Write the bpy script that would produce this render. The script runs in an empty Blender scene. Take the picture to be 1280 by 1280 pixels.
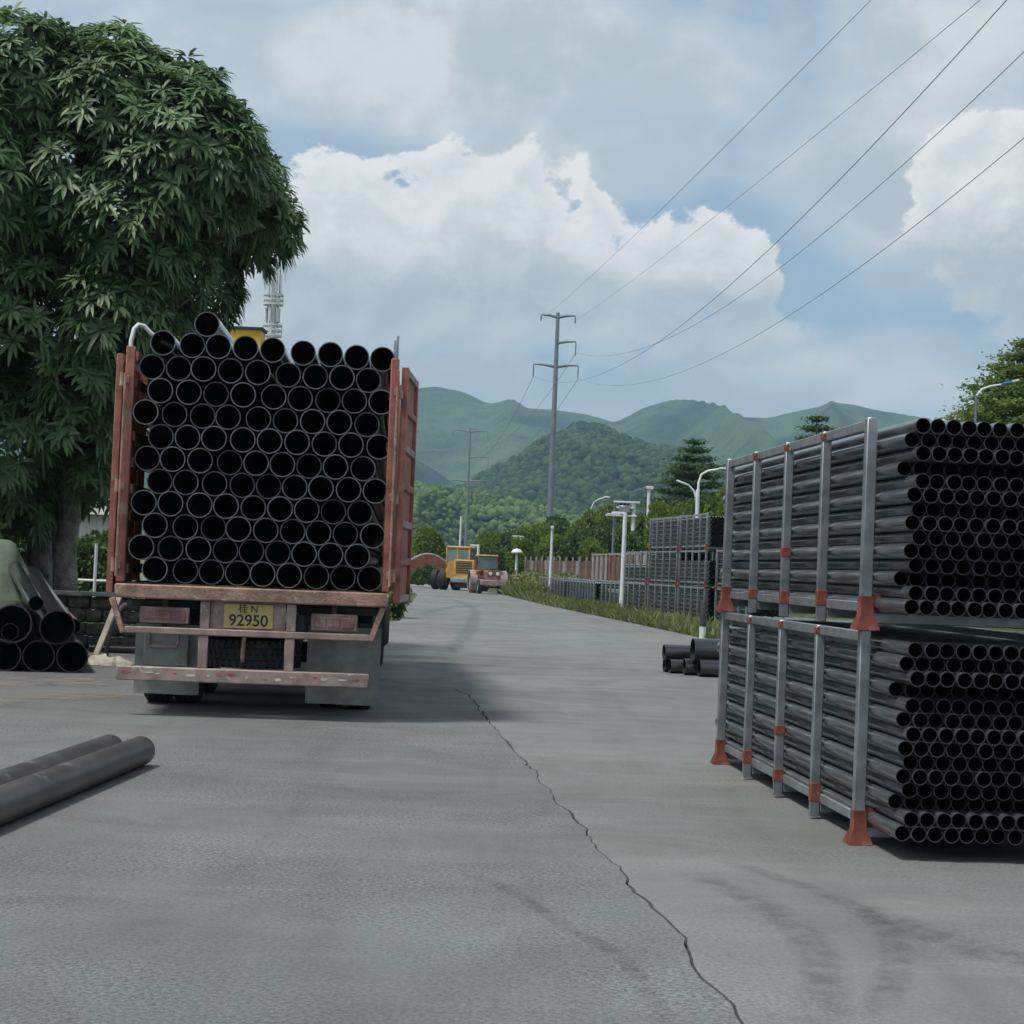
import bpy, bmesh, math, random
import numpy as np
from mathutils import Vector, Matrix, Euler, noise as mnoise
from mathutils.geometry import tessellate_polygon

random.seed(7)
rng = np.random.default_rng(11)
R = math.radians
S = bpy.context.scene
COL = S.collection

# ------------------------------------------------------------------ camera
FPX, PITCH, ROLL, CAMH = 2060.0, R(1.985), R(2.3), 1.42
cam_d = bpy.data.cameras.new('camera')
cam_d.sensor_width = 36.0
cam_d.lens = 36.0 * FPX / 1280.0
cam_d.clip_start = 0.1
cam_d.clip_end = 12000.0
cam = bpy.data.objects.new('camera', cam_d)
COL.objects.link(cam)
CR = Matrix.Rotation(math.pi / 2 + PITCH, 3, 'X') @ Matrix.Rotation(ROLL, 3, 'Z')
cam.matrix_world = Matrix.Translation((0, 0, CAMH)) @ CR.to_4x4()
S.camera = cam
EYE = Vector((0, 0, CAMH))


def ray(px, py):
    return CR @ Vector(((px - 640) / FPX, (640 - py) / FPX, -1.0))


def G(px, py, z=0.0):
    """pixel -> point on the level plane at height z"""
    d = ray(px, py)
    return EYE + d * ((z - CAMH) / d.z)


def D(px, py, y):
    """pixel -> point at depth y"""
    d = ray(px, py)
    return EYE + d * (y / d.y)


# ------------------------------------------------------------------ view, world, sun
S.view_settings.view_transform = 'Standard'
S.view_settings.look = 'None'
S.view_settings.exposure = 0.18
S.view_settings.gamma = 1.0
S.view_settings.use_curve_mapping = False
S.render.engine = 'CYCLES'
S.cycles.max_bounces = 6
S.cycles.diffuse_bounces = 3
S.cycles.glossy_bounces = 3
S.cycles.transmission_bounces = 4
S.cycles.transparent_max_bounces = 6
S.cycles.volume_bounces = 0
S.cycles.use_denoising = True
S.cycles.adaptive_threshold = 0.02
S.cycles.caustics_reflective = False
S.cycles.caustics_refractive = False

SUN_DIR = Vector((-0.33, -0.22, 0.91)).normalized()      # towards the sun
SUN_EL = math.asin(SUN_DIR.z)
SUN_AZ = math.atan2(SUN_DIR.x, SUN_DIR.y)


class NT:
    """small helper for node trees"""
    def __init__(self, tree):
        self.t = tree
        self.t.nodes.clear()

    def n(self, kind, **kw):
        nd = self.t.nodes.new(kind)
        for k, v in kw.items():
            setattr(nd, k, v)
        return nd

    def put(self, sock, v):
        if v is None:
            return
        if isinstance(v, bpy.types.NodeSocket):
            self.t.links.new(v, sock)
        else:
            sock.default_value = v

    def math(self, op, a, b=None, c=None, clamp=False):
        nd = self.n('ShaderNodeMath', operation=op, use_clamp=clamp)
        self.put(nd.inputs[0], a)
        self.put(nd.inputs[1], b)
        self.put(nd.inputs[2], c)
        return nd.outputs[0]

    def vec(self, x, y, z):
        nd = self.n('ShaderNodeCombineXYZ')
        for s, v in zip(nd.inputs, (x, y, z)):
            self.put(s, v)
        return nd.outputs[0]

    def noise(self, vec, scale, detail=4.0, rough=0.55, dist=0.0, out=0):
        nd = self.n('ShaderNodeTexNoise')
        self.put(nd.inputs['Vector'], vec)
        self.put(nd.inputs['Scale'], scale)
        self.put(nd.inputs['Detail'], detail)
        self.put(nd.inputs['Roughness'], rough)
        self.put(nd.inputs['Distortion'], dist)
        return nd.outputs[out]

    def voro(self, vec, scale, detail=0.0, feature='F1', rough=0.5, smooth=0.6):
        nd = self.n('ShaderNodeTexVoronoi', feature=feature)
        self.put(nd.inputs['Vector'], vec)
        self.put(nd.inputs['Scale'], scale)
        self.put(nd.inputs['Detail'], detail)
        self.put(nd.inputs['Roughness'], rough)
        if feature == 'SMOOTH_F1':
            self.put(nd.inputs['Smoothness'], smooth)
        return nd

    def maprange(self, v, a, b, c=0.0, d=1.0, smooth=True):
        nd = self.n('ShaderNodeMapRange', clamp=True)
        nd.interpolation_type = 'SMOOTHSTEP' if smooth else 'LINEAR'
        for s, x in zip(nd.inputs, (v, a, b, c, d)):
            self.put(s, x)
        return nd.outputs[0]

    def mix(self, fac, a, b, blend='MIX'):
        nd = self.n('ShaderNodeMix', data_type='RGBA', blend_type=blend)
        self.put(nd.inputs[0], fac)
        for s, v in ((nd.inputs[6], a), (nd.inputs[7], b)):
            if isinstance(v, tuple) and len(v) == 3:
                v = v + (1.0,)
            self.put(s, v)
        return nd.outputs[2]

    def bump(self, h, strength, dist):
        nd = self.n('ShaderNodeBump')
        nd.inputs['Strength'].default_value = strength
        nd.inputs['Distance'].default_value = dist
        self.put(nd.inputs['Height'], h)
        return nd.outputs[0]


world = bpy.data.worlds.new('World')
S.world = world
world.use_nodes = True
w = NT(world.node_tree)
sky = w.n('ShaderNodeTexSky', sky_type='NISHITA')
sky.sun_disc = False
sky.sun_elevation = SUN_EL
sky.sun_rotation = SUN_AZ
sky.air_density = 1.0
sky.dust_density = 1.6
sky.ozone_density = 1.5
tc = w.n('ShaderNodeTexCoord')
sx = w.n('ShaderNodeSeparateXYZ')
w.put(sx.inputs[0], tc.outputs['Generated'])
AZ = w.math('ARCTAN2', sx.outputs[0], sx.outputs[1])
EL = w.math('ARCSINE', sx.outputs[2])


def azel(px, py):
    d = ray(px, py).normalized()
    return math.atan2(d.x, d.y), math.asin(d.z)


def vmath(op, a, b=None, c=None):
    nd = w.n('ShaderNodeVectorMath', operation=op)
    w.put(nd.inputs[0], a)
    w.put(nd.inputs[1], b)
    w.put(nd.inputs[2], c)
    return nd.outputs[1] if op == 'DOT_PRODUCT' else nd.outputs[0]


def blobs(lst, az, el):
    """soft union of elliptical patches of sky, 1 at their centres and 0 on their edges"""
    p = w.vec(az, el, 0.0)
    acc = None
    for (px, py, rx, ry) in lst:
        a, e = azel(px, py)
        sx_, sy_ = FPX / rx, FPX / ry
        u = vmath('MULTIPLY_ADD', p, (sx_, sy_, 0), (-a * sx_, -e * sy_, 0))
        f = vmath('DOT_PRODUCT', u, u)
        acc = f if acc is None else w.math('SMOOTH_MIN', acc, f, 0.5)
    return w.math('SUBTRACT', 1.0, acc)


# low cumulus bank standing over the hills, and looser cloud above it
BANK = [(420, 310, 120, 115), (520, 330, 140, 118), (640, 300, 135, 112), (720, 320, 95, 90), (520, 420, 330, 95),
        (860, 340, 108, 78), (800, 420, 190, 50), (1250, 265, 120, 100), (1380, 330, 170, 110), (60, 380, 330, 120)]
VEIL = [(400, 95, 165, 80), (650, 50, 200, 75), (870, 110, 200, 105), (1090, 180, 220, 110), (790, 195, 150, 70),
        (1190, 70, 190, 90), (1060, 470, 230, 55), (130, 60, 170, 70)]


def n2d(p, scale, detail, rough=0.55):
    nd = w.n('ShaderNodeTexNoise', noise_dimensions='2D')
    w.put(nd.inputs['Vector'], p)
    nd.inputs['Scale'].default_value = scale
    nd.inputs['Detail'].default_value = detail
    nd.inputs['Roughness'].default_value = rough
    return nd.outputs[0]


P0 = w.vec(AZ, w.math('MULTIPLY', EL, 1.3), 0.0)
P1 = w.vec(w.math('SUBTRACT', AZ, 0.006), w.math('MULTIPLY', w.math('ADD', EL, 0.010), 1.3), 0.0)


def billow(p):
    a = n2d(p, 21.0, 0.0)
    b = n2d(p, 58.0, 3.0, 0.6)
    ba = w.math('ABSOLUTE', w.math('SUBTRACT', a, 0.5))
    bb = w.math('ABSOLUTE', w.math('SUBTRACT', b, 0.5))
    return w.math('ADD', w.math('MULTIPLY', ba, -2.1), w.math('MULTIPLY', bb, -1.1))


big0 = n2d(P0, 9.0, 7.0, 0.58)
bank = w.math('MAXIMUM', blobs(BANK, AZ, EL), -3.0)
b0 = billow(P0)
b1 = billow(P1)
d0 = w.math('ADD', w.math('ADD', bank, w.math('MULTIPLY', w.math('SUBTRACT', big0, 0.5), 2.4)), w.math('ADD', b0, 0.52))
m_bank = w.maprange(d0, 0.0, w.maprange(EL, 0.11, 0.20, 1.15, 0.28))
ELU = w.math('ADD', EL, 0.026)
bank_up = w.math('MAXIMUM', blobs(BANK, AZ, ELU), -3.0)
top = w.maprange(w.math('SUBTRACT', bank, bank_up), -0.35, 0.55)
rim = w.maprange(d0, 0.0, 0.8, 1.0, 0.0)
relief = w.maprange(w.math('SUBTRACT', b0, b1), -0.42, 0.42)
lit = w.math('ADD', w.math('MULTIPLY', top, 0.48), w.math('ADD', w.math('MULTIPLY', relief, 0.30), w.math('MULTIPLY', rim, 0.22)))
lit = w.math('MULTIPLY', lit, w.maprange(EL, 0.10, 0.21, 0.35, 1.0))
c_bank = w.mix(w.maprange(lit, 0.12, 0.80, smooth=False), (0.56, 0.62, 0.665), (1.02, 1.02, 1.01))
veil = w.math('MAXIMUM', blobs(VEIL, AZ, EL), -0.9)
soft = n2d(w.vec(AZ, w.math('MULTIPLY', EL, 1.7), 0.0), 5.3, 6.0, 0.52)
e0 = w.math('ADD', veil, w.math('MULTIPLY', w.math('SUBTRACT', soft, 0.5), 5.0))
m_veil = w.math('MULTIPLY', w.maprange(e0, -0.95, 0.75), 0.94)
m_veil = w.math('MAXIMUM', m_veil, w.maprange(EL, 0.04, 0.135, 0.88, 0.0))
c_veil = w.mix(w.maprange(w.math('ADD', big0, w.math('MULTIPLY', b0, 0.12)), 0.34, 0.62), (0.56, 0.63, 0.68), (0.84, 0.865, 0.88))
# loose cloud over the rest of the sky (the same kind of cloud, on a level layer overhead)
den = w.math('ADD', w.math('MAXIMUM', sx.outputs[2], 0.0), 0.12)
q = w.vec(w.math('DIVIDE', sx.outputs[0], den), w.math('DIVIDE', sx.outputs[1], den), 0.0)
gen = n2d(q, 0.9, 6.0)
gen_m = w.math('MULTIPLY', w.maprange(gen, 0.40, 0.60), w.maprange(EL, 0.20, 0.42))
c_gen = w.mix(w.maprange(gen, 0.5, 0.8), (0.90, 0.92, 0.94), (0.66, 0.71, 0.76))
cl = w.mix(m_veil, c_gen, c_veil)
cl = w.mix(m_bank, cl, c_bank)
cover = w.math('MAXIMUM', w.math('MAXIMUM', m_veil, m_bank), w.math('MULTIPLY', gen_m, 0.92))
bg1 = w.n('ShaderNodeBackground')
w.put(bg1.inputs[0], w.mix(0.60, sky.outputs[0], (3.6, 4.85, 5.9)))
bg1.inputs[1].default_value = 0.10
bg2 = w.n('ShaderNodeBackground')
w.put(bg2.inputs[0], cl)
bg2.inputs[1].default_value = 0.80
mx = w.n('ShaderNodeMixShader')
w.put(mx.inputs[0], cover)
w.t.links.new(bg1.outputs[0], mx.inputs[1])
w.t.links.new(bg2.outputs[0], mx.inputs[2])
wo = w.n('ShaderNodeOutputWorld')
w.t.links.new(mx.outputs[0], wo.inputs[0])
world.cycles.sampling_method = 'MANUAL'
world.cycles.sample_map_resolution = 512

sun_d = bpy.data.lights.new('sun', 'SUN')
sun_d.energy = 3.2
sun_d.angle = R(9)
sun_d.color = (1.0, 0.96, 0.90)
sun = bpy.data.objects.new('sun', sun_d)
COL.objects.link(sun)
sun.rotation_euler = SUN_DIR.to_track_quat('Z', 'Y').to_euler()
sun.location = (0, 0, 60)


# ------------------------------------------------------------------ materials
def pos(t, obj=False):
    if obj:
        return t.n('ShaderNodeTexCoord').outputs['Object']
    return t.n('ShaderNodeNewGeometry').outputs['Position']


def material(name, build):
    m = bpy.data.materials.new(name)
    m.use_nodes = True
    t = NT(m.node_tree)
    out = t.n('ShaderNodeOutputMaterial')
    bsdf = t.n('ShaderNodeBsdfPrincipled')
    t.t.links.new(bsdf.outputs[0], out.inputs[0])
    build(t, bsdf, out)
    return m


def simple(name, col, rough=0.6, metal=0.0, var=0.25, scale=3.0, bump=0.0, obj=True, spec=0.5, wear=None):
    def b(t, p, o):
        v = pos(t, obj)
        n = t.noise(v, scale, 6.0, 0.6)
        lo = tuple(c * (1 - var) for c in col)
        hi = tuple(min(1, c * (1 + var)) for c in col)
        c = t.mix(t.maprange(n, 0.3, 0.7), lo, hi)
        if wear:
            wc, amt, ws = wear
            wm = t.maprange(t.noise(v, ws, 8.0, 0.65, 0.4), 0.62 - amt, 0.72 - amt)
            c = t.mix(wm, c, wc)
            t.put(p.inputs['Roughness'], t.math('ADD', rough * 0.9, t.math('MULTIPLY', wm, 0.2)))
        else:
            t.put(p.inputs['Roughness'], t.maprange(t.noise(v, scale * 2.3, 4.0), 0.2, 0.8, rough * 0.82, min(1.0, rough * 1.18)))
        t.put(p.inputs['Base Color'], c)
        p.inputs['Metallic'].default_value = metal
        p.inputs['Specular IOR Level'].default_value = spec
        if bump:
            t.put(p.inputs['Normal'], t.bump(t.noise(v, scale * 6, 5.0), bump, 0.02))
    return material(name, b)


def leaf_mat(name, dark, light, rough=0.42, trans=0.22, spec=0.5):
    def b(t, p, o):
        a = t.n('ShaderNodeAttribute', attribute_name='tint')
        n = t.noise(pos(t), 0.6, 3.0)
        f = t.math('ADD', t.math('MULTIPLY', a.outputs['Fac'], 0.8), t.math('MULTIPLY', t.math('SUBTRACT', n, 0.5), 0.7), clamp=True)
        c = t.mix(f, dark, light)
        t.put(p.inputs['Base Color'], c)
        p.inputs['Roughness'].default_value = rough
        p.inputs['Specular IOR Level'].default_value = spec
        tr = t.n('ShaderNodeBsdfTranslucent')
        t.put(tr.inputs[0], t.mix(0.5, c, light))
        ms = t.n('ShaderNodeMixShader')
        ms.inputs[0].default_value = trans
        t.t.links.new(p.outputs[0], ms.inputs[1])
        t.t.links.new(tr.outputs[0], ms.inputs[2])
        t.t.links.new(ms.outputs[0], o.inputs[0])
    return material(name, b)


def pavement(name, base, grain, warm):
    def b(t, p, o):
        v = pos(t)
        big = t.noise(v, 0.22, 5.0, 0.6, 0.3)
        mid = t.noise(v, 1.3, 6.0, 0.65, 0.5)
        mp = t.n('ShaderNodeMapping')
        t.put(mp.inputs[0], v)
        mp.inputs['Rotation'].default_value = (0, 0, R(7))
        mp.inputs['Scale'].default_value = (1.0, 0.10, 1.0)
        streak = t.noise(mp.outputs[0], 1.6, 5.0, 0.6, 0.4)
        mp2 = t.n('ShaderNodeMapping')
        t.put(mp2.inputs[0], v)
        mp2.inputs['Scale'].default_value = (0.18, 1.0, 1.0)
        cross = t.noise(mp2.outputs[0], 1.9, 5.0, 0.6, 0.6)
        fine = t.noise(v, 60.0, 4.0, 0.75)
        agg = t.voro(v, 55.0, 0.0).outputs['Distance']
        c = t.mix(t.maprange(big, 0.3, 0.7), tuple(x * 0.80 for x in base), tuple(x * 1.16 for x in base))
        c = t.mix(t.math('MULTIPLY', t.maprange(mid, 0.40, 0.75), 0.55), c, tuple(x * y * 0.66 for x, y in zip(base, warm)))
        c = t.mix(t.math('MULTIPLY', t.maprange(streak, 0.5, 0.72), 0.42), c, tuple(x * 0.58 for x in base))
        c = t.mix(t.math('MULTIPLY', t.maprange(cross, 0.48, 0.72), 0.40), c, tuple(x * y * 1.35 for x, y in zip(base, warm)))
        sp = t.maprange(t.noise(v, 48.0, 5.0, 0.8), 0.34, 0.66, 1 - grain, 1 + grain)
        sp = t.math('ADD', 1.0, t.math('MULTIPLY', t.math('SUBTRACT', sp, 1.0), t.maprange(t.noise(v, 0.5, 4.0, 0.6), 0.35, 0.65, 0.25, 1.15)))
        spn = t.n('ShaderNodeMix', data_type='RGBA', blend_type='MULTIPLY')
        spn.inputs[0].default_value = 1.0
        t.put(spn.inputs[6], c)
        cc = t.n('ShaderNodeCombineColor')
        for s_ in cc.inputs:
            t.put(s_, sp)
        t.put(spn.inputs[7], cc.outputs[0])
        c = spn.outputs[2]
        pits = t.maprange(t.noise(v, 24.0, 6.0, 0.7), 0.62, 0.75)
        c = t.mix(t.math('MULTIPLY', pits, 0.5), c, tuple(x * 0.4 for x in base))
        t.put(p.inputs['Base Color'], c)
        t.put(p.inputs['Roughness'], t.maprange(mid, 0.3, 0.7, 0.72, 0.95))
        p.inputs['Specular IOR Level'].default_value = 0.35
        h = t.math('ADD', t.math('MULTIPLY', fine, 0.6), t.math('ADD', t.math('MULTIPLY', agg, 0.5 * grain * 2), t.math('MULTIPLY', mid, 0.4)))
        t.put(p.inputs['Normal'], t.bump(h, 0.5, 0.007))
    return material(name, b)


def hill_mat(name, cols, s1, s2):
    def b(t, p, o):
        v = pos(t)
        n1 = t.noise(v, s1, 6.0, 0.6, 0.5)
        n2 = t.noise(v, s2, 5.0, 0.7)
        c = t.mix(t.maprange(n1, 0.40, 0.60), cols[0], cols[1])
        c = t.mix(t.math('MULTIPLY', t.maprange(n2, 0.45, 0.68), 0.8), c, cols[2])
        if len(cols) > 3:
            n3 = t.noise(v, s1 * 1.7, 4.0, 0.6, 0.8)
            c = t.mix(t.maprange(n3, 0.66, 0.72), c, cols[3])
        t.put(p.inputs['Base Color'], c)
        p.inputs['Roughness'].default_value = 0.9
        p.inputs['Specular IOR Level'].default_value = 0.15
        t.put(p.inputs['Normal'], t.bump(t.noise(v, s2 * 2.2, 5.0, 0.75), 1.0, 14.0))
    return material(name, b)


M = {}
M['asphalt'] = pavement('worn_asphalt', (0.138, 0.143, 0.140), 0.55, (1.0, 0.98, 0.94))
M['concrete'] = pavement('yard_concrete', (0.164, 0.168, 0.164), 0.30, (1.0, 1.0, 0.96))
M['joint'] = simple('crack_dirt', (0.06, 0.058, 0.055), 0.95, scale=6, spec=0.2)
M['soil'] = simple('grassy_soil', (0.075, 0.085, 0.035), 0.95, var=0.45, scale=0.6, bump=0.5, obj=False, spec=0.2)
M['kerb'] = simple('kerb_concrete', (0.5, 0.5, 0.47), 0.85, var=0.15, scale=4)


def pvc(t, p, o):
    oi = t.n('ShaderNodeObjectInfo')
    v = pos(t, True)
    mp = t.n('ShaderNodeMapping')
    t.put(mp.inputs[0], v)
    mp.inputs['Scale'].default_value = (14, 0.9, 14)
    n = t.noise(mp.outputs[0], 1.0, 4.0, 0.6)
    dust = t.math('MULTIPLY', t.maprange(n, 0.35, 0.75), t.math('ADD', 0.25, t.math('MULTIPLY', oi.outputs['Random'], 0.75)))
    c = t.mix(t.math('MULTIPLY', dust, 0.22), (0.022, 0.0245, 0.027), (0.16, 0.165, 0.165))
    t.put(p.inputs['Base Color'], c)
    t.put(p.inputs['Roughness'], t.math('ADD', 0.13, t.math('MULTIPLY', dust, 0.16)))
    p.inputs['Specular IOR Level'].default_value = 0.7
    t.put(p.inputs['Normal'], t.bump(t.noise(v, 2.0, 2.0), 0.03, 0.01))


M['pvc'] = material('black_pipe_plastic', pvc)


def pvc_grey(t, p, o):
    oi = t.n('ShaderNodeObjectInfo')
    v = pos(t, True)
    mp = t.n('ShaderNodeMapping')
    t.put(mp.inputs[0], v)
    mp.inputs['Scale'].default_value = (9, 0.5, 9)
    n = t.noise(mp.outputs[0], 1.0, 4.0, 0.6)
    c = t.mix(t.math('MULTIPLY', t.maprange(n, 0.3, 0.7), t.math('ADD', 0.3, t.math('MULTIPLY', oi.outputs['Random'], 0.7))), (0.050, 0.056, 0.062), (0.125, 0.134, 0.140))
    t.put(p.inputs['Base Color'], c)
    p.inputs['Roughness'].default_value = 0.17
    p.inputs['Specular IOR Level'].default_value = 0.8


M['pvc_grey'] = material('dark_grey_pipe_plastic', pvc_grey)
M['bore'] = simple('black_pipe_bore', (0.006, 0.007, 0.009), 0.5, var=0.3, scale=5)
M['pipe_rim'] = simple('sawn_pipe_rim', (0.105, 0.12, 0.125), 0.5, var=0.3, scale=9)
M['dark_rim'] = simple('dark_pipe_rim', (0.045, 0.05, 0.055), 0.5, var=0.3, scale=9)
M['dusty_pvc'] = simple('dusty_grey_pipe', (0.058, 0.053, 0.053), 0.45, var=0.3, scale=4, wear=((0.115, 0.10, 0.088), 0.05, 3.0))
M['galv'] = simple('galvanised_steel', (0.29, 0.31, 0.325), 0.42, metal=0.55, var=0.22, scale=7, wear=((0.20, 0.19, 0.17), -0.02, 9.0))
M['orange'] = simple('orange_red_primer', (0.185, 0.05, 0.03), 0.8, var=0.35, scale=8, wear=((0.25, 0.255, 0.255), 0.045, 11.0))
M['truck_red'] = simple('faded_red_brown_paint', (0.27, 0.098, 0.064), 0.7, var=0.35, scale=5, bump=0.25, wear=((0.27, 0.175, 0.13), 0.07, 4.0))
M['truck_rust'] = simple('worn_rusty_steel', (0.29, 0.175, 0.125), 0.75, var=0.4, scale=7, bump=0.35, wear=((0.44, 0.36, 0.29), 0.05, 6.0))
M['truck_dusty'] = simple('dusty_mauve_paint', (0.29, 0.215, 0.19), 0.75, var=0.3, scale=6, wear=((0.46, 0.41, 0.36), 0.03, 9.0))
M['red_mark'] = simple('peeling_red_tape', (0.40, 0.07, 0.085), 0.6, var=0.3, scale=20)
M['pale_mark'] = simple('peeled_pale_paint', (0.58, 0.53, 0.47), 0.7, var=0.2, scale=20)
M['dark_steel'] = simple('grimy_dark_steel', (0.035, 0.033, 0.032), 0.75, var=0.4, scale=5)
M['flap'] = simple('dusty_rubber_sheet', (0.22, 0.225, 0.205), 0.8, var=0.28, scale=4, wear=((0.34, 0.34, 0.31), 0.03, 3.0))
M['tyre'] = simple('tyre_rubber', (0.022, 0.022, 0.022), 0.85, var=0.4, scale=8, wear=((0.09, 0.085, 0.08), 0.02, 6.0))
M['rim'] = simple('wheel_rim_grey', (0.35, 0.35, 0.34), 0.5, metal=0.3)
M['plate'] = simple('yellow_plate', (0.50, 0.37, 0.13), 0.5, var=0.15, scale=10, wear=((0.45, 0.36, 0.18), 0.0, 14.0))
M['ink'] = simple('plate_ink', (0.02, 0.02, 0.02), 0.6)
M['lamp_red'] = simple('dull_red_lens', (0.24, 0.13, 0.125), 0.55, var=0.3, scale=9, wear=((0.33, 0.26, 0.24), 0.10, 6.0))
M['deck'] = simple('deck_wood', (0.12, 0.08, 0.05), 0.85, var=0.3, scale=5)
M['yellow'] = simple('yellow_machine_paint', (0.52, 0.30, 0.065), 0.6, var=0.25, scale=3, wear=((0.36, 0.27, 0.16), 0.05, 5.0))
M['crane_yellow'] = simple('crane_yellow_paint', (0.70, 0.40, 0.02), 0.5, var=0.1, scale=1)
M['tractor_red'] = simple('tractor_red_paint', (0.20, 0.065, 0.045), 0.65, var=0.3, scale=3, wear=((0.30, 0.24, 0.19), 0.12, 4.0))
M['glass'] = simple('tinted_cab_glass', (0.16, 0.23, 0.235), 0.08, var=0.2, scale=1)
M['white_paint'] = simple('white_pole_paint', (0.72, 0.74, 0.73), 0.5, var=0.1, scale=4)
M['pole_steel'] = simple('grey_pole_steel', (0.20, 0.22, 0.235), 0.5, metal=0.4, var=0.12, scale=1)
M['wire'] = simple('aluminium_cable', (0.26, 0.29, 0.32), 0.6, var=0.1)
M['bark'] = simple('mango_bark', (0.20, 0.18, 0.15), 0.9, var=0.5, scale=5, bump=1.0, wear=((0.40, 0.39, 0.34), 0.04, 4.5))
M['bark_far'] = simple('tree_bark', (0.10, 0.085, 0.065), 0.9, var=0.4, scale=2)
M['mango'] = leaf_mat('mango_leaf', (0.042, 0.094, 0.036), (0.180, 0.295, 0.115), 0.46, 0.28, 0.38)
M['leaf_a'] = leaf_mat('bright_leaf', (0.060, 0.115, 0.020), (0.215, 0.300, 0.055), 0.65, 0.38, 0.25)
M['leaf_b'] = leaf_mat('deep_leaf', (0.036, 0.080, 0.022), (0.115, 0.190, 0.050), 0.6, 0.24, 0.3)
M['grass'] = leaf_mat('verge_grass_blade', (0.08, 0.11, 0.025), (0.28, 0.30, 0.11), 0.7, 0.3)
M['forest'] = leaf_mat('hill_forest_crown', (0.011, 0.032, 0.013), (0.066, 0.106, 0.032), 0.85, 0.0, 0.1)
M['plantation'] = leaf_mat('hill_plantation_crown', (0.040, 0.075, 0.022), (0.130, 0.185, 0.055), 0.85, 0.0, 0.1)
M['far_hill'] = hill_mat('far_hill_cover', [(0.006, 0.026, 0.013), (0.085, 0.140, 0.045), (0.018, 0.046, 0.020), (0.14, 0.165, 0.075)], 0.0048, 0.032)
M['mid_hill'] = hill_mat('mid_hill_cover', [(0.020, 0.048, 0.018), (0.045, 0.085, 0.028), (0.075, 0.115, 0.036)], 0.008, 0.09)
M['low_hill'] = hill_mat('low_hill_cover', [(0.045, 0.085, 0.025), (0.090, 0.140, 0.042), (0.130, 0.175, 0.060)], 0.012, 0.12)
M['tarp'] = simple('faded_green_tarpaulin', (0.105, 0.138, 0.092), 0.85, var=0.25, scale=2.0, bump=0.4, wear=((0.18, 0.21, 0.15), -0.02, 2.0))
M['stone'] = simple('mossy_stone', (0.085, 0.090, 0.070), 0.95, var=0.5, scale=6, bump=0.9, wear=((0.22, 0.22, 0.19), -0.02, 4.0))
M['cap'] = simple('planter_cap', (0.30, 0.31, 0.29), 0.85, var=0.3, scale=6)
M['brick_red'] = simple('red_brick', (0.30, 0.105, 0.065), 0.85, var=0.25, scale=3)
M['rust_sheet'] = simple('rusty_sheet', (0.15, 0.08, 0.05), 0.85, var=0.5, scale=2.0, wear=((0.30, 0.20, 0.14), 0.0, 3.0))
M['grey_sheet'] = simple('grey_sheet', (0.27, 0.26, 0.25), 0.7, var=0.25, scale=2.0, wear=((0.25, 0.14, 0.09), -0.02, 3.0))
M['pale_wall'] = simple('pale_render', (0.52, 0.51, 0.47), 0.85, var=0.12, scale=1.0)
M['wood'] = simple('weathered_plank', (0.32, 0.29, 0.24), 0.85, var=0.3, scale=6)
M['sack'] = simple('dirty_beige_cloth', (0.36, 0.33, 0.26), 0.9, var=0.3, scale=6)
M['blue'] = simple('blue_plastic', (0.05, 0.14, 0.36), 0.45)
M['white_plastic'] = simple('pale_plastic', (0.62, 0.64, 0.64), 0.45, var=0.08)


# ------------------------------------------------------------------ mesh helpers
def prep_mesh(me, mat, smooth=True, angle=38):
    if mat is not None:
        me.materials.append(mat)
    if smooth:
        me.polygons.foreach_set('use_smooth', np.ones(len(me.polygons), dtype=bool))
        me.set_sharp_from_angle(angle=R(angle))
    me.update()
    return me


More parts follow.
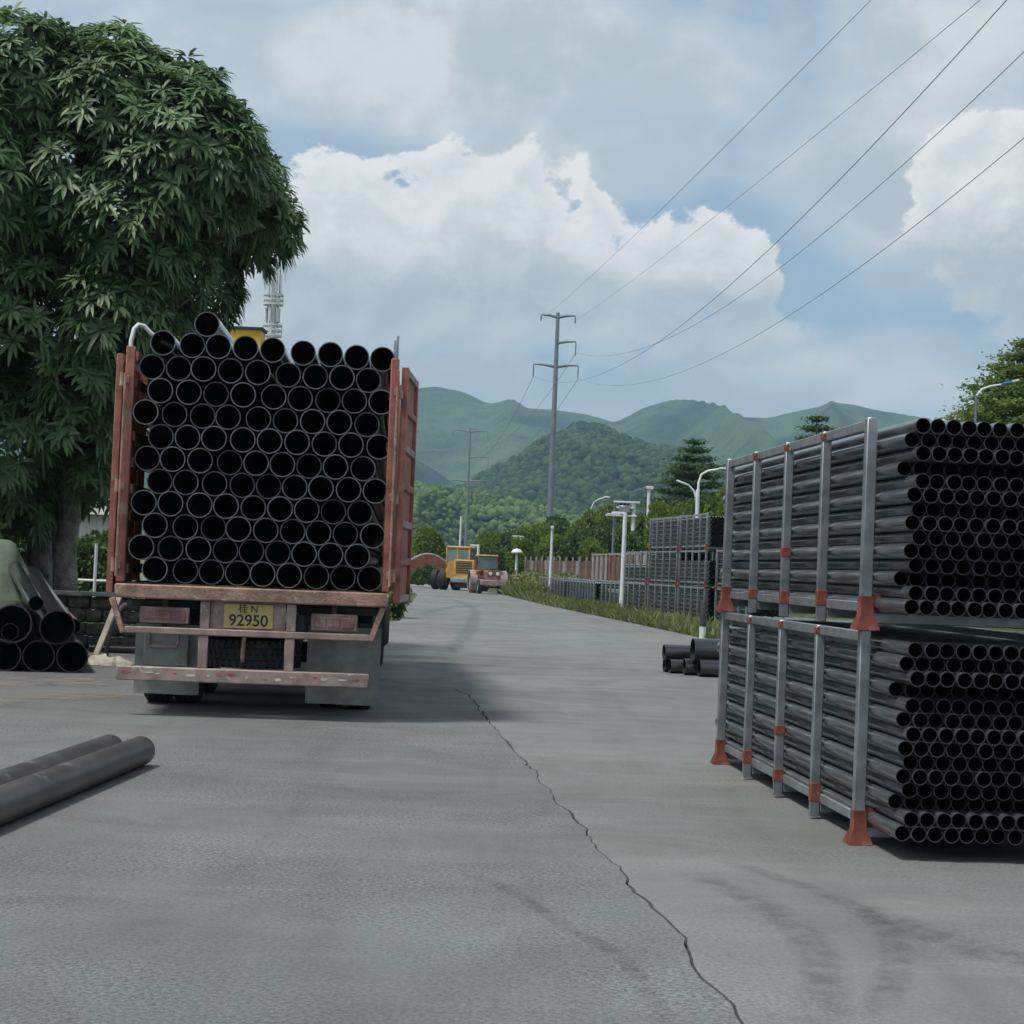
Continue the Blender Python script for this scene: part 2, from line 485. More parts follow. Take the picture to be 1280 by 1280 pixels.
class MB:
    def __init__(self):
        self.v, self.f = [], []

    def add(self, vs, fs):
        o = len(self.v)
        self.v.extend([tuple(x) for x in vs])
        self.f.extend([tuple(i + o for i in f) for f in fs])
        return self

    def box(self, c, s, b=0.0, rot=None):
        """box about c with full sizes s and a chamfer b"""
        h = [x / 2 for x in s]
        b = min(b, 0.45 * min(h) * 2)
        vs, fs, idx = [], [], {}
        if b <= 0:
            for i in (-1, 1):
                for j in (-1, 1):
                    for k in (-1, 1):
                        vs.append(Vector((i * h[0], j * h[1], k * h[2])))
            fs = [(0, 1, 3, 2), (4, 6, 7, 5), (0, 4, 5, 1), (2, 3, 7, 6), (0, 2, 6, 4), (1, 5, 7, 3)]
        else:
            for i in (-1, 1):
                for j in (-1, 1):
                    for k in (-1, 1):
                        sg = (i, j, k)
                        for a in range(3):
                            p = [sg[q] * (h[q] - (0 if q == a else b)) for q in range(3)]
                            idx[(i, j, k, a)] = len(vs)
                            vs.append(Vector(p))
            def order(ids):
                c0 = sum((vs[i] for i in ids), Vector()) / len(ids)
                n = c0.normalized()
                t = (vs[ids[0]] - c0).normalized()
                bt = n.cross(t)
                return tuple(sorted(ids, key=lambda i: math.atan2((vs[i] - c0).dot(bt), (vs[i] - c0).dot(t))))
            for a in range(3):
                for s_ in (-1, 1):
                    fs.append(order([idx[k] for k in idx if k[3] == a and k[a] == s_]))
            for a in range(3):
                for p in (-1, 1):
                    for q_ in (-1, 1):
                        o1, o2 = [x for x in range(3) if x != a]
                        fs.append(order([idx[k] for k in idx if k[3] != a and k[o1] == p and k[o2] == q_]))
            for i in (-1, 1):
                for j in (-1, 1):
                    for k in (-1, 1):
                        fs.append(order([idx[(i, j, k, a)] for a in range(3)]))
        c = Vector(c)
        if rot is not None:
            vs = [rot @ x for x in vs]
        return self.add([x + c for x in vs], fs)

    def beam(self, p, q, wd, ht, b=0.0, up=(0, 0, 1)):
        p, q = Vector(p), Vector(q)
        y = (q - p)
        L = y.length
        y.normalize()
        u = Vector(up)
        if abs(y.dot(u)) > 0.98:
            u = Vector((0, 1, 0))
        x = y.cross(u).normalized()
        z = x.cross(y)
        m = Matrix((x, y, z)).transposed()
        return self.box((p + q) / 2, (wd, L, ht), b, m)

    def tube(self, path, rad, seg=10, caps=True):
        path = [Vector(p) for p in path]
        rads = rad if isinstance(rad, (list, tuple)) else [rad] * len(path)
        rings = []
        prev = None
        for i, p in enumerate(path):
            d = (path[min(i + 1, len(path) - 1)] - path[max(i - 1, 0)]).normalized()
            if prev is None:
                u = Vector((0, 0, 1)) if abs(d.z) < 0.9 else Vector((1, 0, 0))
                x = d.cross(u).normalized()
            else:
                x = (prev - d * prev.dot(d)).normalized()
            prev = x
            yv = d.cross(x)
            rings.append([p + (x * math.cos(2 * math.pi * k / seg) + yv * math.sin(2 * math.pi * k / seg)) * rads[i] for k in range(seg)])
        vs = [v for r_ in rings for v in r_]
        fs = []
        for i in range(len(rings) - 1):
            for k in range(seg):
                a, b2 = i * seg + k, i * seg + (k + 1) % seg
                fs.append((a, b2, b2 + seg, a + seg))
        if caps:
            fs.append(tuple(range(seg - 1, -1, -1)))
            fs.append(tuple(range((len(rings) - 1) * seg, len(rings) * seg)))
        return self.add(vs, fs)

    def lathe(self, prof, seg=28, axis='X', center=(0, 0, 0), closed=True):
        """prof: (radius, position along axis)"""
        c = Vector(center)
        vs, fs = [], []
        n = len(prof)
        for k in range(seg):
            a = 2 * math.pi * k / seg
            for r_, h in prof:
                u, v = r_ * math.cos(a), r_ * math.sin(a)
                vs.append(c + Vector({'X': (h, u, v), 'Y': (u, h, v), 'Z': (u, v, h)}[axis]))
        m = n if closed else n - 1
        for k in range(seg):
            for j in range(m):
                fs.append((k * n + j, ((k + 1) % seg) * n + j, ((k + 1) % seg) * n + (j + 1) % n, k * n + (j + 1) % n))
        return self.add(vs, fs)

    def prism(self, poly, y0, y1, axis='Y'):
        """extrude polygon (a,b) along axis"""
        n = len(poly)
        mk = {'Y': lambda a, b, t: (a, t, b), 'X': lambda a, b, t: (t, a, b), 'Z': lambda a, b, t: (a, b, t)}[axis]
        vs = [mk(a, b, y0) for a, b in poly] + [mk(a, b, y1) for a, b in poly]
        fs = [tuple(range(n)), tuple(range(2 * n - 1, n - 1, -1))]
        for i in range(n):
            j = (i + 1) % n
            fs.append((i, i + n, j + n, j))
        return self.add(vs, fs)

    def mesh(self, name, mat, smooth=True, recalc=True, angle=38):
        me = bpy.data.meshes.new(name)
        me.from_pydata(self.v, [], self.f)
        if recalc:
            bm = bmesh.new()
            bm.from_mesh(me)
            bmesh.ops.recalc_face_normals(bm, faces=bm.faces)
            bm.to_mesh(me)
            bm.free()
        return prep_mesh(me, mat, smooth, angle)

    def build(self, name, mat, parent=None, **kw):
        return link(name, self.mesh(name, mat, **kw), parent)


def link(name, me, parent=None, mw=None):
    o = bpy.data.objects.new(name, me)
    COL.objects.link(o)
    if parent is not None:
        o.parent = parent
    if mw is not None:
        o.matrix_local = mw
    return o


def tag(o, label, cat=None, group=None, kind=None):
    if label:
        o['label'] = label
    if cat:
        o['category'] = cat
    if group:
        o['group'] = group
    if kind:
        o['kind'] = kind
    return o


def empty(name, loc=(0, 0, 0), rz=0.0, label=None, cat=None, group=None):
    o = bpy.data.objects.new(name, None)
    o.empty_display_size = 0.2
    COL.objects.link(o)
    o.location = loc
    o.rotation_euler = (0, 0, rz)
    return tag(o, label, cat, group)


def copy_tree(o, parent=None):
    c = o.copy()
    COL.objects.link(c)
    if parent is not None:
        c.parent = parent
    for ch in list(o.children):
        copy_tree(ch, c)
    return c


def fast_mesh(name, V, F, mat, tint=None, smooth=False):
    """V (n,3); F (m,k) array of equal-sized faces; tint per vertex"""
    me = bpy.data.meshes.new(name)
    V = np.asarray(V, dtype=np.float32)
    F = np.asarray(F, dtype=np.int32)
    k = F.shape[1]
    me.vertices.add(len(V))
    me.vertices.foreach_set('co', V.ravel())
    me.loops.add(F.size)
    me.loops.foreach_set('vertex_index', F.ravel())
    me.polygons.add(len(F))
    me.polygons.foreach_set('loop_start', np.arange(0, F.size, k, dtype=np.int32))
    me.polygons.foreach_set('loop_total', np.full(len(F), k, dtype=np.int32))
    if tint is not None:
        at = me.attributes.new('tint', 'FLOAT', 'POINT')
        at.data.foreach_set('value', np.asarray(tint, dtype=np.float32))
    if mat is not None:
        me.materials.append(mat)
    if smooth:
        me.polygons.foreach_set('use_smooth', np.ones(len(F), dtype=bool))
    me.update(calc_edges=True)
    me.validate()
    return me


def frames(n):
    """orthonormal frames whose z is n (m,3)"""
    n = n / np.maximum(np.linalg.norm(n, axis=1, keepdims=True), 1e-6)
    u = np.where(np.abs(n[:, 2:3]) > 0.9, np.array([[1.0, 0, 0]]), np.array([[0, 0, 1.0]]))
    x = np.cross(u, n)
    x /= np.linalg.norm(x, axis=1, keepdims=True)
    y = np.cross(n, x)
    return x, y, n


def leaf_quads(P, N, length, width, tint, droop=0.25, flat=0.45):
    """folded diamond leaves: P base points, N leaf direction"""
    m = len(P)
    x, y, d = frames(N)
    a = rng.uniform(0, 2 * np.pi, (m, 1))
    side = x * np.cos(a) + y * np.sin(a)
    side[:, 2] *= flat
    side /= np.linalg.norm(side, axis=1, keepdims=True)
    nrm = np.cross(d, side)
    L = length * rng.uniform(0.7, 1.25, (m, 1))
    Wd = width * rng.uniform(0.7, 1.2, (m, 1))
    tip = P + d * L - np.array([[0, 0, 1.0]]) * L * droop
    midp = P + d * L * 0.5
    l = midp + side * Wd * 0.5 + nrm * Wd * 0.2
    r_ = midp - side * Wd * 0.5 + nrm * Wd * 0.2
    V = np.stack([P, l, tip, r_], axis=1).reshape(-1, 3)
    F = np.arange(4 * m).reshape(m, 4)
    T = np.repeat(tint, 4)
    return V, F, T


# ------------------------------------------------------------------ ground
def ground_xy(lst):
    return [(G(a, b).x, G(a, b).y) for a, b in lst]


gm = MB()
gm.add([(-900, -60, -0.06), (900, -60, -0.06), (900, 1500, -0.06), (-900, 1500, -0.06)], [(0, 1, 2, 3)])
ground = gm.build('ground', M['soil'], smooth=False)
tag(ground, None, kind='structure')

crack_px = [(470, 848), (500, 852), (540, 857), (568, 861), (584, 868), (600, 888), (624, 916), (650, 948), (680, 982),
            (708, 1012), (742, 1052), (772, 1088), (802, 1122), (832, 1156), (868, 1198), (905, 1244), (935, 1282)]
crk = ground_xy(crack_px)
d_ = Vector(crk[-1]) - Vector(crk[-3])
crk += [tuple(Vector(crk[-1]) + d_ * 2.0 * k) for k in (1, 2, 3, 5, 8)]
d_ = Vector(crk[0]) - Vector(crk[1])
crk = [(-60.0, crk[0][1] + 1.2), (-30.0, crk[0][1] + 0.5), (-12, crk[0][1] + 0.25)] + crk
# jagged refinement
fine = []
for i in range(len(crk) - 1):
    a, b = Vector(crk[i]), Vector(crk[i + 1])
    L = (b - a).length
    n = max(1, int(min(L, 14) / 0.10)) if i >= 2 else 6
    nv = Vector((-(b - a).y, (b - a).x)).normalized()
    for k in range(n):
        t = k / n
        p = a.lerp(b, t)
        j = mnoise.noise(Vector((p.x * 2.1, p.y * 2.1, 0))) * 0.05 + mnoise.noise(Vector((p.x * 9, p.y * 9, 3))) * 0.03
        fine.append(p + nv * j * (1 if 0 < k or i > 0 else 0))
fine.append(Vector(crk[-1]))


def slab(name, outline, mat, z=0.0, depth=0.055):
    bm = bmesh.new()
    vs = [bm.verts.new((x, y, z)) for x, y in outline]
    for tri in tessellate_polygon([[Vector((x, y, 0.0)) for x, y in outline]]):
        f = bm.faces.new([vs[i] for i in tri])
        f.normal_update()
        if f.normal.z < 0:
            f.normal_flip()
    low = [bm.verts.new((x, y, z - depth)) for x, y in outline]
    n = len(vs)
    for i in range(n):
        j = (i + 1) % n
        bm.faces.new((vs[i], vs[j], low[j], low[i]))
    me = bpy.data.meshes.new(name)
    bm.to_mesh(me)
    bm.free()
    me.materials.append(mat)
    return link(name, me)


def gapw(p):
    return 0.0028 + 0.0075 * max(0, 0.4 + mnoise.noise(Vector((p.x * 1.3, p.y * 1.3, 7)))) + 0.004 * max(0, mnoise.noise(Vector((p.x * 11, p.y * 11, 17))))


left_edge, right_edge = [], []
for i, p in enumerate(fine):
    t = (fine[min(i + 1, len(fine) - 1)] - fine[max(i - 1, 0)]).normalized()
    nv = Vector((-t.y, t.x))          # left of travel (travel runs towards the camera, so this is +x)
    g = gapw(p)
    right_edge.append((p.x + nv.x * g, p.y + nv.y * g))
    left_edge.append((p.x - nv.x * g, p.y - nv.y * g))
yb = fine[-1].y
road_right = ground_xy([(905, 806), (870, 796), (800, 781), (740, 768.5), (680, 756), (648, 748), (625, 742)])
road_l = ground_xy([(500, 776), (508, 760)])
far_y = 118.0
tag(slab('asphalt_yard', left_edge + [(left_edge[-1][0], yb), (-60, yb)], M['asphalt']), None, kind='structure')
outline = right_edge + [(60, yb), (60, 33.5)] + road_right + [(-2.6, 104.0), (-4.5, 112.0), (-14, 121), (-50, 132), (-50, 122), (-16, 112), (-7.0, 101), (-4.4, 80), road_l[1], road_l[0], (-4.1, 33), (-5.0, 29.5), (-60, 30)]
tag(slab('concrete_yard', outline, M['concrete']), None, kind='structure')
cf = MB()
cf.add([(-59, yb + 0.3, -0.03), (20, yb + 0.3, -0.03), (20, 27, -0.03), (-59, 27, -0.03)], [(0, 1, 2, 3)])
tag(cf.build('joint_floor', M['joint'], smooth=False), None, kind='structure')
# a kerb on the far bend
km = MB()
kp = [G(x, y) for x, y in ((470, 734.5), (515, 733.5), (556, 733.5))]
kp = [Vector((-50, 133.6, 0)), Vector((-14, 122.4, 0)), Vector((-4.0, 113.2, 0)), Vector((-1.9, 104.4, 0))]
for a, b in zip(kp[:-1], kp[1:]):
    km.beam(a + Vector((0, 0, 0.05)), b + Vector((0, 0, 0.05)), 0.22, 0.24, 0.02)
tag(km.build('kerb', M['kerb']), None, kind='structure')




def mark_mat(name, col, amt, scale):
    def b(t, p, o):
        v = pos(t)
        n = t.noise(v, scale, 6.0, 0.7)
        uv = t.n('ShaderNodeAttribute', attribute_name='edge')
        al = t.math('MULTIPLY', t.maprange(n, 0.35, 0.65), t.math('MULTIPLY', uv.outputs['Fac'], amt))
        t.put(p.inputs['Base Color'], col + (1.0,))
        p.inputs['Roughness'].default_value = 0.9
        t.put(p.inputs['Alpha'], al)
    return material(name, b)


M['scuff'] = mark_mat('tyre_scuff', (0.07, 0.07, 0.07), 0.26, 9.0)
M['pale_scuff'] = mark_mat('pale_dust', (0.34, 0.34, 0.32), 0.35, 3.0)
M['brown_dust'] = mark_mat('brown_dust', (0.27, 0.235, 0.19), 0.55, 2.0)
M['seam'] = mark_mat('slab_seam', (0.045, 0.045, 0.043), 0.75, 5.0)


def strip(name, pts, wd, mat, z):
    """a soft-edged mark lying on the ground along pts"""
    V, F, E = [], [], []
    n = len(pts)
    for i, p in enumerate(pts):
        t = (pts[min(i + 1, n - 1)] - pts[max(i - 1, 0)]).normalized()
        nv = Vector((-t.y, t.x))
        endf = min(1.0, i / 3.0, (n - 1 - i) / 3.0)
        for q_, e in ((-0.5, 0.0), (-0.2, 1.0), (0.2, 1.0), (0.5, 0.0)):
            V.append((p.x + nv.x * q_ * wd, p.y + nv.y * q_ * wd, z))
            E.append(e * endf)
    for i in range(n - 1):
        for k in range(3):
            F.append((i * 4 + k, i * 4 + k + 1, i * 4 + 5 + k, i * 4 + 4 + k))
    me = fast_mesh(name, V, F, M[mat])
    at = me.attributes.new('edge', 'FLOAT', 'POINT')
    at.data.foreach_set('value', np.array(E, dtype=np.float32))
    tag(link(name, me), None, kind='structure')


def curve_px(pts, n=24):
    P = [Vector((G(x, y).x, G(x, y).y)) for x, y in pts]
    out = []
    for i in range(n):
        f = i / (n - 1) * (len(P) - 1)
        k = min(int(f), len(P) - 2)
        u = f - k
        p0, p1, p2, p3 = P[max(k - 1, 0)], P[k], P[k + 1], P[min(k + 2, len(P) - 1)]
        out.append(0.5 * ((2 * p1) + (p2 - p0) * u + (2 * p0 - 5 * p1 + 4 * p2 - p3) * u * u + (3 * p1 - p0 - 3 * p2 + p3) * u ** 3))
    return out


for k, (pts, wd, mat) in enumerate((
        ([(575, 1090), (640, 1115), (710, 1160), (780, 1200), (840, 1290)], 0.10, 'scuff'),
        ([(900, 1075), (1010, 1110), (1095, 1150), (1120, 1205), (1090, 1280)], 0.16, 'scuff'),
        ([(860, 1090), (960, 1135), (1020, 1190), (1030, 1290)], 0.22, 'scuff'),
        ([(1060, 1130), (1140, 1160), (1230, 1190), (1330, 1210)], 0.30, 'scuff'),
        ([(520, 770), (560, 760), (620, 757), (690, 762)], 0.5, 'scuff'),
        ([(560, 748), (590, 760), (585, 790), (540, 830)], 0.45, 'scuff'),
        ([(800, 846), (850, 849), (900, 852)], 0.16, 'pale_scuff'),
        ([(620, 782), (700, 778), (780, 790)], 0.9, 'pale_scuff'),
        ([(495, 829), (600, 832), (700, 836), (800, 838)], 0.10, 'seam'),
        ([(515, 838), (640, 843), (800, 846)], 0.5, 'scuff'),
        ([(-60, 858), (20, 852), (80, 852), (150, 858)], 1.6, 'brown_dust'), ([(-60, 880), (60, 872), (170, 868)], 1.2, 'brown_dust'))):
    strip('tyre_mark' if mat == 'scuff' else 'ground_mark', curve_px(pts), wd, mat, 0.004 + 0.0006 * k)


# ------------------------------------------------------------------ hills
def interp(pts, x):
    xs = [p[0] for p in pts]
    ys = [p[1] for p in pts]
    return np.interp(x, xs, ys)


def hill(name, prof_px, dist, depth, nx, ny, mat, amp, seed, x0, x1, back=0.5):
    pts = []
    for px, py in prof_px:
        p = D(px, py, dist)
        pts.append((p.x, p.z))
    X = np.linspace(x0, x1, nx)
    Zr = interp(pts, X)
    k = np.ones(3) / 3
    Zr = np.convolve(np.pad(Zr, 1, mode='edge'), k, mode='valid')
    ridge_n = np.array([mnoise.fractal(Vector((x / (amp * 9), seed, 0)), 0.9, 2.1, 6) for x in X])
    Zr = Zr + ridge_n * amp * 0.14
    V = np.zeros((ny, nx, 3), dtype=np.float32)
    vv = np.linspace(0, 1 + back, ny)
    for j, v in enumerate(vv):
        y = dist - depth + depth * v
        s = math.sin(min(v, 1) * math.pi / 2) ** 1.15 if v <= 1 else max(0.0, 1 - ((v - 1) / max(back, 1e-3)) ** 1.5 * 0.8)
        for i, x in enumerate(X):
            g = mnoise.fractal(Vector((x / (amp * 7), y / (amp * 16), seed)), 1.0, 2.0, 5) - 0.25
            rid = 1.0 - abs(mnoise.noise(Vector((x / (amp * 4.2), y / (amp * 22), seed + 5)))) * 2
            fall = min(1.0, max(0.0, (1 - v) * 3.2)) ** 1.3 if v < 1 else 0.0
            z = Zr[i] * s + (g * amp * 0.45 + (min(rid, 1.0) - 1.0) * amp * 2.4) * fall * min(1, v * 3)
            V[j, i] = (x, y, max(z, -1.0))
    ids = np.arange(nx * ny).reshape(ny, nx)
    F = np.stack([ids[:-1, :-1], ids[:-1, 1:], ids[1:, 1:], ids[1:, :-1]], axis=-1).reshape(-1, 4)
    me = fast_mesh(name, V.reshape(-1, 3), F, mat, smooth=True)
    o = link(name, me)
    tag(o, None, kind='structure')
    return V


hill('far_hill', [(-1200, 560), (-700, 600), (-200, 545), (100, 560), (300, 520), (430, 500), (515, 487), (545, 484), (582, 491), (612, 506), (642, 503), (656, 516),
                  (700, 518), (732, 521), (765, 531), (800, 513), (832, 505), (872, 512), (912, 518), (960, 521), (1000, 513),
                  (1040, 510), (1072, 520), (1120, 536), (1180, 560), (1300, 575), (1700, 560), (2300, 590)], 2800, 1500, 620, 91, M['far_hill'], 60, 2.0, -2600, 2600)
hill('side_hill', [(-900, 560), (-300, 570), (300, 548), (440, 560), (512, 572), (545, 590), (590, 622), (620, 660), (660, 690), (800, 700)], 1900, 700, 160, 37, M['far_hill'], 34, 8.0, -1500, 500)
VM = hill('wooded_hill', [(380, 690), (460, 672), (520, 650), (560, 622), (600, 598), (650, 572), (690, 549), (722, 532), (745, 530), (768, 545), (800, 556), (850, 575),
                          (900, 588), (980, 575), (1060, 590), (1150, 580), (1300, 610), (1600, 640)], 1250, 520, 240, 61, M['mid_hill'], 22, 4.0, -260, 640)
VL = hill('low_hill', [(-500, 640), (-100, 622), (300, 615), (440, 607), (512, 608), (560, 614), (610, 622), (650, 632), (690, 641), (730, 652), (800, 670), (900, 690)],
          680, 230, 220, 46, M['low_hill'], 11, 6.0, -420, 110)

ICO = None


def blob_forest(name, V, pick, count, size, mat, label):
    global ICO
    if ICO is None:
        bm = bmesh.new()
        bmesh.ops.create_icosphere(bm, subdivisions=1, radius=1)
        ICO = (np.array([v.co[:] for v in bm.verts]), np.array([[v.index for v in f.verts] for f in bm.faces]))
        bm.free()
    bv, bf = ICO
    P = V.reshape(-1, 3)
    ny, nx = V.shape[:2]
    jj = rng.uniform(0.02, 0.985, count * 3) * pick[1] * (ny - 2)
    ii = rng.uniform(pick[2], pick[3], count * 3) * (nx - 2)
    j0, i0 = jj.astype(int), ii.astype(int)
    fj, fi = (jj - j0)[:, None], (ii - i0)[:, None]
    C = V[j0, i0] * (1 - fj) * (1 - fi) + V[j0 + 1, i0] * fj * (1 - fi) + V[j0, i0 + 1] * (1 - fj) * fi + V[j0 + 1, i0 + 1] * fj * fi
    C = C[C[:, 2] > 1.5][:count]
    m = len(C)
    s = size * rng.uniform(0.5, 1.25, (m, 1))
    sc = np.concatenate([s, s, s * rng.uniform(0.7, 1.15, (m, 1))], axis=1)
    jit = rng.uniform(0.72, 1.2, (m, len(bv), 1))
    VV = (C[:, None, :] + bv[None] * sc[:, None, :] * jit + np.array([0, 0, 1.0]) * s[:, None, :] * 0.35).reshape(-1, 3)
    FF = (bf[None] + (np.arange(m) * len(bv))[:, None, None]).reshape(-1, 3)
    base = rng.uniform(0, 1, m) ** 1.3
    T = np.repeat(base, len(bv)) 
    o = link(name, fast_mesh(name, VV, FF, mat, T, smooth=True))
    tag(o, label, 'forest', kind='stuff')


blob_forest('wooded_slope', VM, (0, 0.68, 0.15, 0.95), 17000, 3.5, M['forest'], 'dense dark green woods covering the hill behind the power pole')
blob_forest('planted_slope', VL, (0, 0.70, 0.3, 0.98), 9000, 1.9, M['plantation'], 'light green plantation covering the low slope left of the power pole')

# ------------------------------------------------------------------ hollow pipe meshes
def pipe_mesh(name, ro, ri, L, seg=20, bell=None, mat=None, rim=None):
    """hollow pipe along +Y from 0"""
    if bell:
        br, bl = bell
        prof = [(ro, 0.0), (ro, L - bl - 0.04), (ro + br, L - bl), (ro + br, L), (ri + br, L), (ri, L - bl * 0.6), (ri, 0.0)]
    else:
        prof = [(ro, 0.0), (ro, L), (ri, L), (ri, 0.0)]
    b = MB()
    b.lathe(prof, seg, 'Y')
    me = b.mesh(name, mat or M['pvc'])
    me.materials.append(rim or M['pipe_rim'])
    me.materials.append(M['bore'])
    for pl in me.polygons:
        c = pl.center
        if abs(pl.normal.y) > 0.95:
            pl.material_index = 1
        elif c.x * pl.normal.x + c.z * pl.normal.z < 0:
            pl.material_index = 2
    return me


# ------------------------------------------------------------------ truck
TY = 14.7
rear = D(316, 741, TY)
THEAD = R(3.8)
truck = empty('flatbed_truck', (rear.x, rear.y, 0), THEAD,
              'red-brown stake-sided truck loaded with black pipes, rear doors folded open, yellow plate', 'truck')
TM = Matrix.Translation((rear.x, rear.y, 0)) @ Matrix.Rotation(THEAD, 4, 'Z')
TMi = TM.inverted()


def TL(px, py, y=0.0):
    """pixel -> (x, z) in the truck's frame on the plane y = const of that frame"""
    o = TMi @ EYE
    d = TMi.to_3x3() @ ray(px, py)
    t = (y - o.y) / d.y
    p = o + d * t
    return p.x, p.z


Z1 = lambda x, y: (120 + x / 3.122, 380 + y / 3.122)
Z2 = lambda x, y: (120 + x / 3.122, 620 + y / 3.122)
rows = [
    (Z1, [258, 375, 478, 585, 690, 808, 915, 1017, 1118], 148, 213),
    (Z1, [212, 318, 420, 525, 632, 748, 855, 960, 1063], 240, 295),
    (Z1, [250, 360, 465, 574, 692, 795, 903, 1008, 1113], 337, 383),
    (Z1, [195, 302, 412, 512, 632, 737, 845, 950, 1058], 422, 470),
    (Z1, [248, 356, 462, 573, 678, 785, 890, 995, 1103], 515, 555),
    (Z1, [195, 298, 405, 517, 625, 727, 830, 935, 1042], 600, 642),
    (Z1, [242, 348, 460, 567, 671, 775, 878, 986, 1090], 690, 730),
    (Z2, [185, 292, 405, 508, 612, 718, 822, 925, 1030], 25, 65),
    (Z2, [230, 348, 455, 557, 662, 767, 868, 972, 1080], 115, 155),
    (Z2, [178, 288, 398, 500, 602, 707, 812, 915, 1020], 200, 235),
    (Z2, [228, 345, 447, 550, 650, 753, 858, 962, 1068], 285, 322)]
PR = 0.1135
ORD = ['second', 'third', 'fourth', 'fifth', 'sixth', 'seventh', 'eighth', 'ninth', 'tenth', 'eleventh', 'twelfth', 'thirteenth']
ROWN = ['row lying on the bed'] + [o_ + ' row up from the bed' for o_ in ORD]
tp = [list(TL(*Z1(432, 82)))]
trow = [None]
for ri, (fz, xs, ya, yb_) in enumerate(rows):
    for x in xs:
        trow.append(10 - ri)
        tp.append(list(TL(*fz(x, ya + (yb_ - ya) * (x - xs[0]) / (xs[-1] - xs[0])))))
# let the stack settle: no two pipes overlap
for it in range(60):
    for i in range(len(tp)):
        for j in range(i + 1, len(tp)):
            dx, dz = tp[j][0] - tp[i][0], tp[j][1] - tp[i][1]
            dd = math.hypot(dx, dz)
            if dd < 2 * PR + 0.001:
                s_ = (2 * PR + 0.001 - dd) / 2 / dd
                tp[i][0] -= dx * s_
                tp[i][1] -= dz * s_
                tp[j][0] += dx * s_
                tp[j][1] += dz * s_
ZD = min(p[1] for p in tp) - PR          # top of the deck
pm = pipe_mesh('wide_pipe', PR, PR - 0.0092, 6.78, 30)
for i, (x, z) in enumerate(tp):
    o = link('wide_pipe', pm)
    o.matrix_world = TM @ Matrix.Translation((x, random.uniform(-0.03, 0.10), z)) @ Matrix.Rotation(random.uniform(0, 6.28), 4, 'Y')
    if i:
        tag(o, 'wide black pipe on the truck, in the %s' % ROWN[trow[i]] if trow[i] < 10 else 'wide black pipe in the uneven topmost row of the truck load', 'pipe', 'wide pipes loaded on the truck')
    if i == 0:
        tag(o, 'single wide black pipe lying on top of the whole truck load', 'pipe', 'wide pipes loaded on the truck')

TH = 3.27        # top of the stake sides
BL = 7.0         # body length
xl, _ = TL(149, 741)
xr, _ = TL(482, 741)
XL, XR = xl, xr
part = lambda: MB()
for x in (-0.42, 0.42):
    part().box((x, 4.6, 0.82), (0.09, 9.0, 0.24), 0.01).build('chassis_rail', M['dark_steel'], truck)
for k in range(9):
    part().box((0, 0.45 + k * 0.78, 0.975), (XR - XL - 0.1, 0.1, 0.07), 0.006).build('cross_member', M['dark_steel'], truck)
n = 14
for k in range(n):
    wd = (XR - XL) / n
    part().box((XL + wd * (k + 0.5), BL / 2 + 0.04, ZD - 0.026), (wd - 0.006, BL - 0.08, 0.05), 0.004).build('deck_plank', M['deck'], truck)
part().box(((XL + XR) / 2, -0.03, ZD - 0.075), (XR - XL + 0.06, 0.10, 0.125), 0.012).build('rear_rail', M['truck_rust'], truck)
for sgn, x in ((-1, XL), (1, XR)):
    p = part()
    p.box((x, 0.03, (ZD + TH) / 2), (0.075, 0.09, TH - ZD), 0.008)
    p.build('corner_post', M['truck_red'], truck)
    for k in range(1, 9):
        part().box((x + sgn * 0.01, 0.1 + k * (BL - 0.2) / 8, (ZD + TH) / 2), (0.06, 0.06, TH - ZD), 0.006).build('side_post', M['truck_red'], truck)
    for k in range(9):
        z = ZD + 0.12 + k * (TH - ZD - 0.2) / 8
        part().box((x - sgn * 0.042, BL / 2 + 0.05, z), (0.022, BL - 0.1, 0.085), 0.004).build('side_slat', M['truck_red'] if k % 3 else M['truck_rust'], truck)
    # rear door swung right round against the side
    door = MB()
    hinge = (x + sgn * 0.085, 0.02)
    ang = -sgn * R(5.2 if sgn > 0 else 0.6)
    dm = Matrix.Translation((hinge[0], hinge[1], 0)) @ Matrix.Rotation(ang, 4, 'Z')
    zb, zt, wd = ZD - 0.10, TH - 0.07, 1.12
    door.box((0, wd / 2, (zb + zt) / 2), (0.012, wd - 0.1, zt - zb - 0.08), 0.0)
    dobj = link('rear_door', door.mesh('rear_door', M['truck_red']), truck, dm)
    for yy in (0.03, wd - 0.03):
        part().box((sgn * 0.008, yy, (zb + zt) / 2), (0.062, 0.06, zt - zb), 0.006).build('door_stile', M['truck_red'], dobj)
    for k in range(7):
        z = zb + 0.035 + k * (zt - zb - 0.07) / 6
        part().box((sgn * 0.008, wd / 2, z), (0.055, wd - 0.122, 0.066), 0.006).build('door_rail', M['truck_red'] if k % 2 else M['truck_dusty'], dobj)
    for z in (ZD + 0.15, (ZD + TH) / 2 - 0.2, TH - 0.3):
        part().lathe([(0.0, -0.06), (0.022, -0.06), (0.022, 0.06), (0.0, 0.06)], 10, 'Z', (x + sgn * 0.062, -0.012, z), closed=False).box(
            (x + sgn * 0.03, -0.018, z), (0.06, 0.012, 0.07), 0.003).build('hinge', M['truck_rust'], truck)
    # latch bar on the post
    part().tube([(x + sgn * 0.03, -0.045, ZD + 0.05), (x + sgn * 0.03, -0.045, TH - 0.25)], 0.012, 8).build('latch_bar', M['truck_rust'], truck)
part().box((0, BL + 0.03, (ZD + TH) / 2), (XR - XL, 0.05, TH - ZD), 0.008).build('head_board', M['dark_steel'], truck)  # dark colour stands in for the shade seen through the pipe bores


def tl(px, py, y=0.0):
    a = TL(px, py, y)
    return a[0], a[1]


